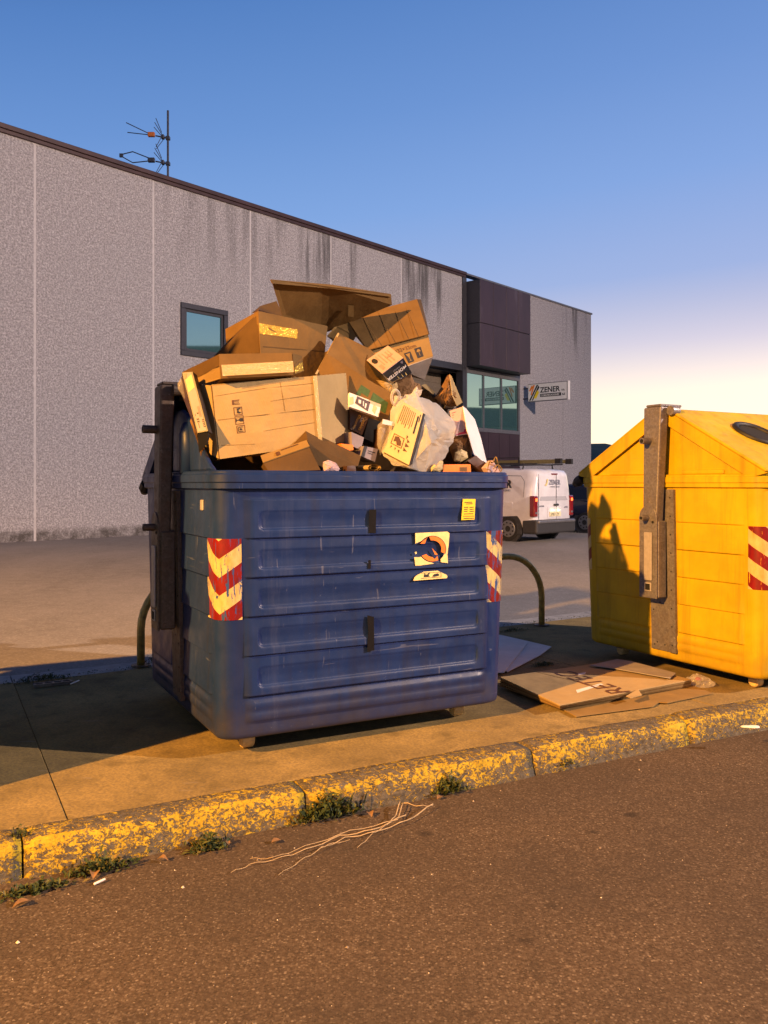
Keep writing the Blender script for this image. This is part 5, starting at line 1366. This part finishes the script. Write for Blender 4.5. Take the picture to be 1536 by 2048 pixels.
decal('crease', PT, [[(.285, .0), (.290, .0), (.470, 1.0), (.463, 1.0)]], MAT['card_tan'], top, .0008, .0006)
mk('torn_flap', sheet([PG(1276, 1378, .075), PG(1284, 1390, .06), PG(1262, 1396, .06), PG(1252, 1392, .062)], .003), MAT['card_pale'], top, world=True)
ground_board('flattened_box', [(1180, 1330), (1234, 1318), (1262, 1322), (1352, 1346), (1340, 1356), (1226, 1336)], .085, .005, MAT['card_grey'], label='cardboard sheet greyed as if unlit at the back of the flattened stack', cat='cardboard', group=GP)  # grey colour stands for the unlit corner of the stack
ground_board('white_board', [(985, 1268), (1003, 1270), (1103, 1293), (1080, 1310), (1015, 1343), (985, 1330)], .012, .006, MAT['card_white'], label='white board lying flat behind the corner of the blue container', cat='board', group='white boards on the pavement')
ground_board('white_board', [(985, 1272), (1002, 1274), (1054, 1286), (1008, 1344), (985, 1345)], .022, .006, MAT['card_white'], label='second white board lying over the first behind the blue container', cat='board', group='white boards on the pavement')
def ground_crumple(name, c, rx, ry, h, mat, seed, label, cat, amp=.35, smooth=False):
    V, F = [], []; n, m = 18, 8
    for j in range(m+1):
        for i in range(n):
            a = 2*math.pi*i/n; f = j/m*math.pi/2
            p = Vector((math.cos(a)*math.cos(f)*rx, math.sin(a)*math.cos(f)*ry, math.sin(f)*h))
            k = 1+amp*mnoise.noise(p*22+Vector((seed*4.4, 0, 0)))+amp*.5*mnoise.noise(p*50)
            V.append(c+p*k+Vector((0, 0, .002)))
    for j in range(m):
        for i in range(n): F.append((j*n+i, j*n+(i+1) % n, (j+1)*n+(i+1) % n, (j+1)*n+i))
    F.append(tuple(range(n))[::-1])
    return mk(name, (V, F), mat, label=label, cat=cat, smooth=smooth)
ground_crumple('clear_package', PG(1399, 1372, 0), .10, .07, .075, MAT['clear'], 3, 'crumpled clear plastic packaging at the right tip of the flattened cardboard', 'plastic pack', .4)
ground_crumple('red_scrap', PG(1397, 1360, 0.03), .02, .015, .02, MAT['magenta'], 5, 'small red scrap inside the clear plastic packaging', 'litter')
ground_crumple('paper_scrap', PG(1500, 1455, -.0), .05, .02, .012, MAT['card_white'], 7, 'pale paper scrap on the kerb at the right edge', 'paper')
# litter by the far edge
mk('wire_grate', join(box(-.12, .12, -.035, -.02, 0, .02), box(-.12, .12, .02, .035, 0, .02), *[box(-.12+.06*k, -.105+.06*k, -.02, .02, .002, .018) for k in range(5)]), MAT['galv_dark'],
   empty('metal_grate', PG(104, 1370, 0), R(28), label='small rusty metal grid lying by the weeds at the pavement edge', cat='metal grid'))
mk('white_stick', tube([PG(141, 1368, .006), PG(158, 1361, .008)], .005, 6), MAT['white_print'], label='thin white stick on the pavement by the metal grid', cat='stick')

# ------------------------------------------------------------------ weeds, dead leaves, twigs
def leaf(V, F, p, a, tilt, L, w, curl=.3):
    f = Vector((math.cos(a)*math.cos(tilt), math.sin(a)*math.cos(tilt), math.sin(tilt))); s = Vector((-math.sin(a), math.cos(a), 0))
    k = len(V); mid = p+f*L*.5+Vector((0, 0, L*curl*.25)); tip = p+f*L-Vector((0, 0, L*curl*.3))
    V += [p, mid+s*w, tip, mid-s*w]; F.append((k, k+1, k+2)); F.append((k, k+2, k+3))
def weed_mesh(n, rx, ry, h, seed, size=(.015, .035), ax=SU, ay=SN):
    r = random.Random(seed); V, F = [], []
    for _ in range(n):
        x = r.gauss(0, .45)*rx; y = r.gauss(0, .4)*ry; z = abs(r.gauss(0, .5))*h*max(.15, 1-abs(x)/rx)
        L = r.uniform(*size); leaf(V, F, ax*x+ay*y+Vector((0, 0, z)), r.uniform(0, 6.28), r.uniform(-.3, 1.2), L, L*r.uniform(.16, .34))
    for _ in range(n//8):
        x = r.gauss(0, .4)*rx; y = r.gauss(0, .3)*ry; L = r.uniform(.5, 1.1)*h
        leaf(V, F, ax*x+ay*y, r.uniform(0, 6.28), r.uniform(.8, 1.5), L, .0022, .5)
    return V, F
def weed(c, n, rx, ry, h, seed, label, size=(.015, .035)):
    V, F = weed_mesh(n, rx, ry, h, seed, size)
    mk('weed_clump', ([Vector(v)+c for v in V], F), MAT['weed'], label=label, cat='weed', group='weeds growing along the kerb', kind='stuff' if seed in (3, 9, 10, 11) else None)
weed(PG(655, 1632, -.13), 900, .17, .06, .11, 1, 'biggest green weed clump at the kerb foot above the dry twigs')
weed(PG(895, 1582, -.13), 420, .10, .05, .09, 2, 'weed clump at the kerb foot right of the dry twigs')
weed(PG(415, 1697, -.135), 320, .07, .05, .06, 3, 'low weed clump at the kerb foot left of the dry twigs')
weed(PG(200, 1742, -.135), 300, .14, .04, .06, 4, 'weedy patch with dead leaves near the left end of the kerb')
weed(PG(70, 1782, -.135), 260, .13, .04, .035, 5, 'low weeds at the far left corner where the kerb meets the road')
weed(PG(1130, 1533, -.13), 160, .07, .03, .05, 6, 'small weed tuft at the kerb foot below the flattened cardboard')
weed(PG(38, 1672, 0), 60, .04, .03, .05, 7, 'tiny green sprig on top of the kerb at the left edge', (.01, .02))
weed(PG(1085, 1331, 0), 260, .12, .05, .03, 8, 'small weeds on the pavement beside the white boards', (.01, .025))
weed(PG(1025, 1262, 0), 200, .16, .04, .03, 9, 'low weeds along the pavement edge near the tube guard', (.01, .022))
weed(PG(85, 1362, 0), 300, .22, .05, .06, 10, 'dry weeds in the crack at the left end of the pavement edge', (.012, .03))
weed(PG(300, 1330, 0), 90, .12, .04, .09, 11, 'sparse dry stalks at the foot of the tube guard', (.01, .02))
# thin continuous growth in the gutter and in the far joint: nobody could count it
r = random.Random(9); V, F = [], []
for _ in range(2600):
    u = r.uniform(.0, 4.6); k = .35+.65*max(0, mnoise.noise(Vector((u*2.2, 4, 0)))+.35)
    if r.random() > k: continue
    p = S(u, K0+.03-abs(r.gauss(0, .022)), -.138+abs(r.gauss(0, .008))); L = r.uniform(.006, .020)
    leaf(V, F, p, r.uniform(0, 6.28), r.uniform(-.2, 1.0), L, L*.25)
mk('gutter_growth', (V, F), MAT['weed'], kind='stuff', label='thin weeds and moss along the gutter', cat='weeds')
V, F = [], []
for _ in range(900):
    u = r.uniform(-1.2, 6.2); p = S(u, far_edge(u)+r.gauss(-.01, .02), .0+abs(r.gauss(0, .006))); L = r.uniform(.008, .024)
    leaf(V, F, p, r.uniform(0, 6.28), r.uniform(.0, 1.2), L, L*.2)
mk('crack_growth', (V, F), MAT['weed'], kind='stuff', label='thin weeds in the far pavement joint', cat='weeds')
# loose grit on the road close to the eye
V, F = [], []
for _ in range(1500):
    x = r.uniform(-2.2, 2.6); y = r.uniform(2.1, 5.2)
    d = SN.dot(Vector((x, y, 0)))
    if d > K0-.02: continue
    s = r.uniform(.0015, .0045)*(1.8 if r.random() < .05 else 1); k = len(V); h = s*r.uniform(.5, 1)
    a = r.uniform(0, 3.1); c, q = math.cos(a)*s, math.sin(a)*s*.7
    V += [(x-c, y-q, -.14), (x+q, y-c, -.14), (x+c, y+q, -.14), (x-q, y+c, -.14), (x, y, -.14+h)]
    F += [(k, k+1, k+4), (k+1, k+2, k+4), (k+2, k+3, k+4), (k+3, k, k+4)]
t = NT('grit', (.2, .17, .14), .8); g = t.n.new('ShaderNodeNewGeometry')
t.base(t.ramp(g.outputs['Random Per Island'], [(0, (.06, .045, .035)), (.6, (.18, .14, .11)), (.93, (.34, .28, .22)), (1, (.65, .6, .5))])); MAT['grit'] = t.m
mk('road_grit', (V, F), MAT['grit'], kind='stuff', label='loose grit scattered over the road', cat='grit')
# dead leaves
def dead_leaf(c, L, w, a, tilt, seed, label):
    rr = random.Random(seed); f = Vector((math.cos(a), math.sin(a), 0)); s = Vector((-math.sin(a), math.cos(a), 0)); V, F = [], []
    prof = [0.05, .6, 1.0, .85, .45, .05]
    for i, p in enumerate(prof):
        b = c+f*(i/5-.5)*L+Vector((0, 0, .004+tilt*L*math.sin(i/5*3.1)+rr.uniform(0, .004)))
        V += [b+s*w*p+Vector((0, 0, w*.5*p)), b, b-s*w*p+Vector((0, 0, w*.35*p))]
    for i in range(5): F += [(i*3, i*3+1, i*3+4, i*3+3), (i*3+1, i*3+2, i*3+5, i*3+4)]
    mk('dead_leaf', (V, F), MAT['leaf_dead'], label=label, cat='leaf', group='dead leaves by the kerb')
for i, (px, py, L, lab) in enumerate([(553, 1686, .05, 'dead brown leaf on the road by the left ends of the twigs'), (190, 1752, .07, 'curled dead leaf among weeds near the left end of the kerb'),
     (180, 1738, .06, 'dead leaf resting against the kerb face near the left end'), (44, 1812, .07, 'pale dead leaf on the road at the left picture edge'), (740, 1632, .06, 'dead leaf at the kerb foot where the twigs fan out'),
     (325, 1724, .05, 'small dead leaf under the kerb left of the weeds'), (880, 1598, .05, 'dead leaf under the weed clump right of the twigs'), (455, 1688, .05, 'dead leaf between the two small weed clumps')]):
    dead_leaf(PG(px, py, -.138), L, L*.3, .6+i*1.1, .12+.05*(i % 3), i, lab)
mk('white_stick', tube([PG(188, 1768, -.132), PG(210, 1758, -.128)], .0045, 6), MAT['card_white'], label='short pale stick on the road in front of the left weeds', cat='stick')
def twig(pix, r0, label):
    n = len(pix); P = []
    for i in range(n-1):
        for k in range(4):
            t = k/4; x = pix[i][0]+(pix[i+1][0]-pix[i][0])*t; y = pix[i][1]+(pix[i+1][1]-pix[i][1])*t
            z = -.132+(pix[i][2]+(pix[i+1][2]-pix[i][2])*t)
            P.append(PG(x, y, z)+Vector((0, 0, .004*math.sin(len(P)*1.7))))
    P.append(PG(pix[-1][0], pix[-1][1], -.132+pix[-1][2]))
    m = len(P); mk('dry_twig', tube(P, [r0*(1-.65*i/m) for i in range(m)], 6), MAT['twig'], label=label, cat='twig', group='dry twigs on the road')
twig([(800, 1604, .02), (790, 1634, .02), (770, 1652, .015), (745, 1668, .01), (715, 1695, .0)], .0026, 'dry twig crossing the bundle steeply towards the road')
twig([(866, 1608, .02), (815, 1641, .015), (750, 1664, .01), (690, 1676, .008), (640, 1698, .005), (600, 1722, .0), (557, 1750, 0)], .0028, 'longest dry twig reaching lowest onto the road')
twig([(812, 1630, .02), (745, 1660, .015), (680, 1672, .012), (610, 1700, .008), (560, 1716, .005), (500, 1729, .002), (462, 1745, 0)], .0028, 'long dry twig with its tip farthest left')
twig([(808, 1606, .03), (840, 1612, .025), (866, 1610, .02)], .0022, 'short dry twig lying across the right end of the bundle')
twig([(806, 1606, .022), (795, 1640, .02), (700, 1662, .018), (610, 1693, .010), (545, 1716, .004), (500, 1717, .002)], .0022, 'slender dry twig running through the middle of the bundle')
twig([(640, 1697, .006), (655, 1690, .004), (700, 1679, .003)], .002, 'little side twig branching below the bundle')
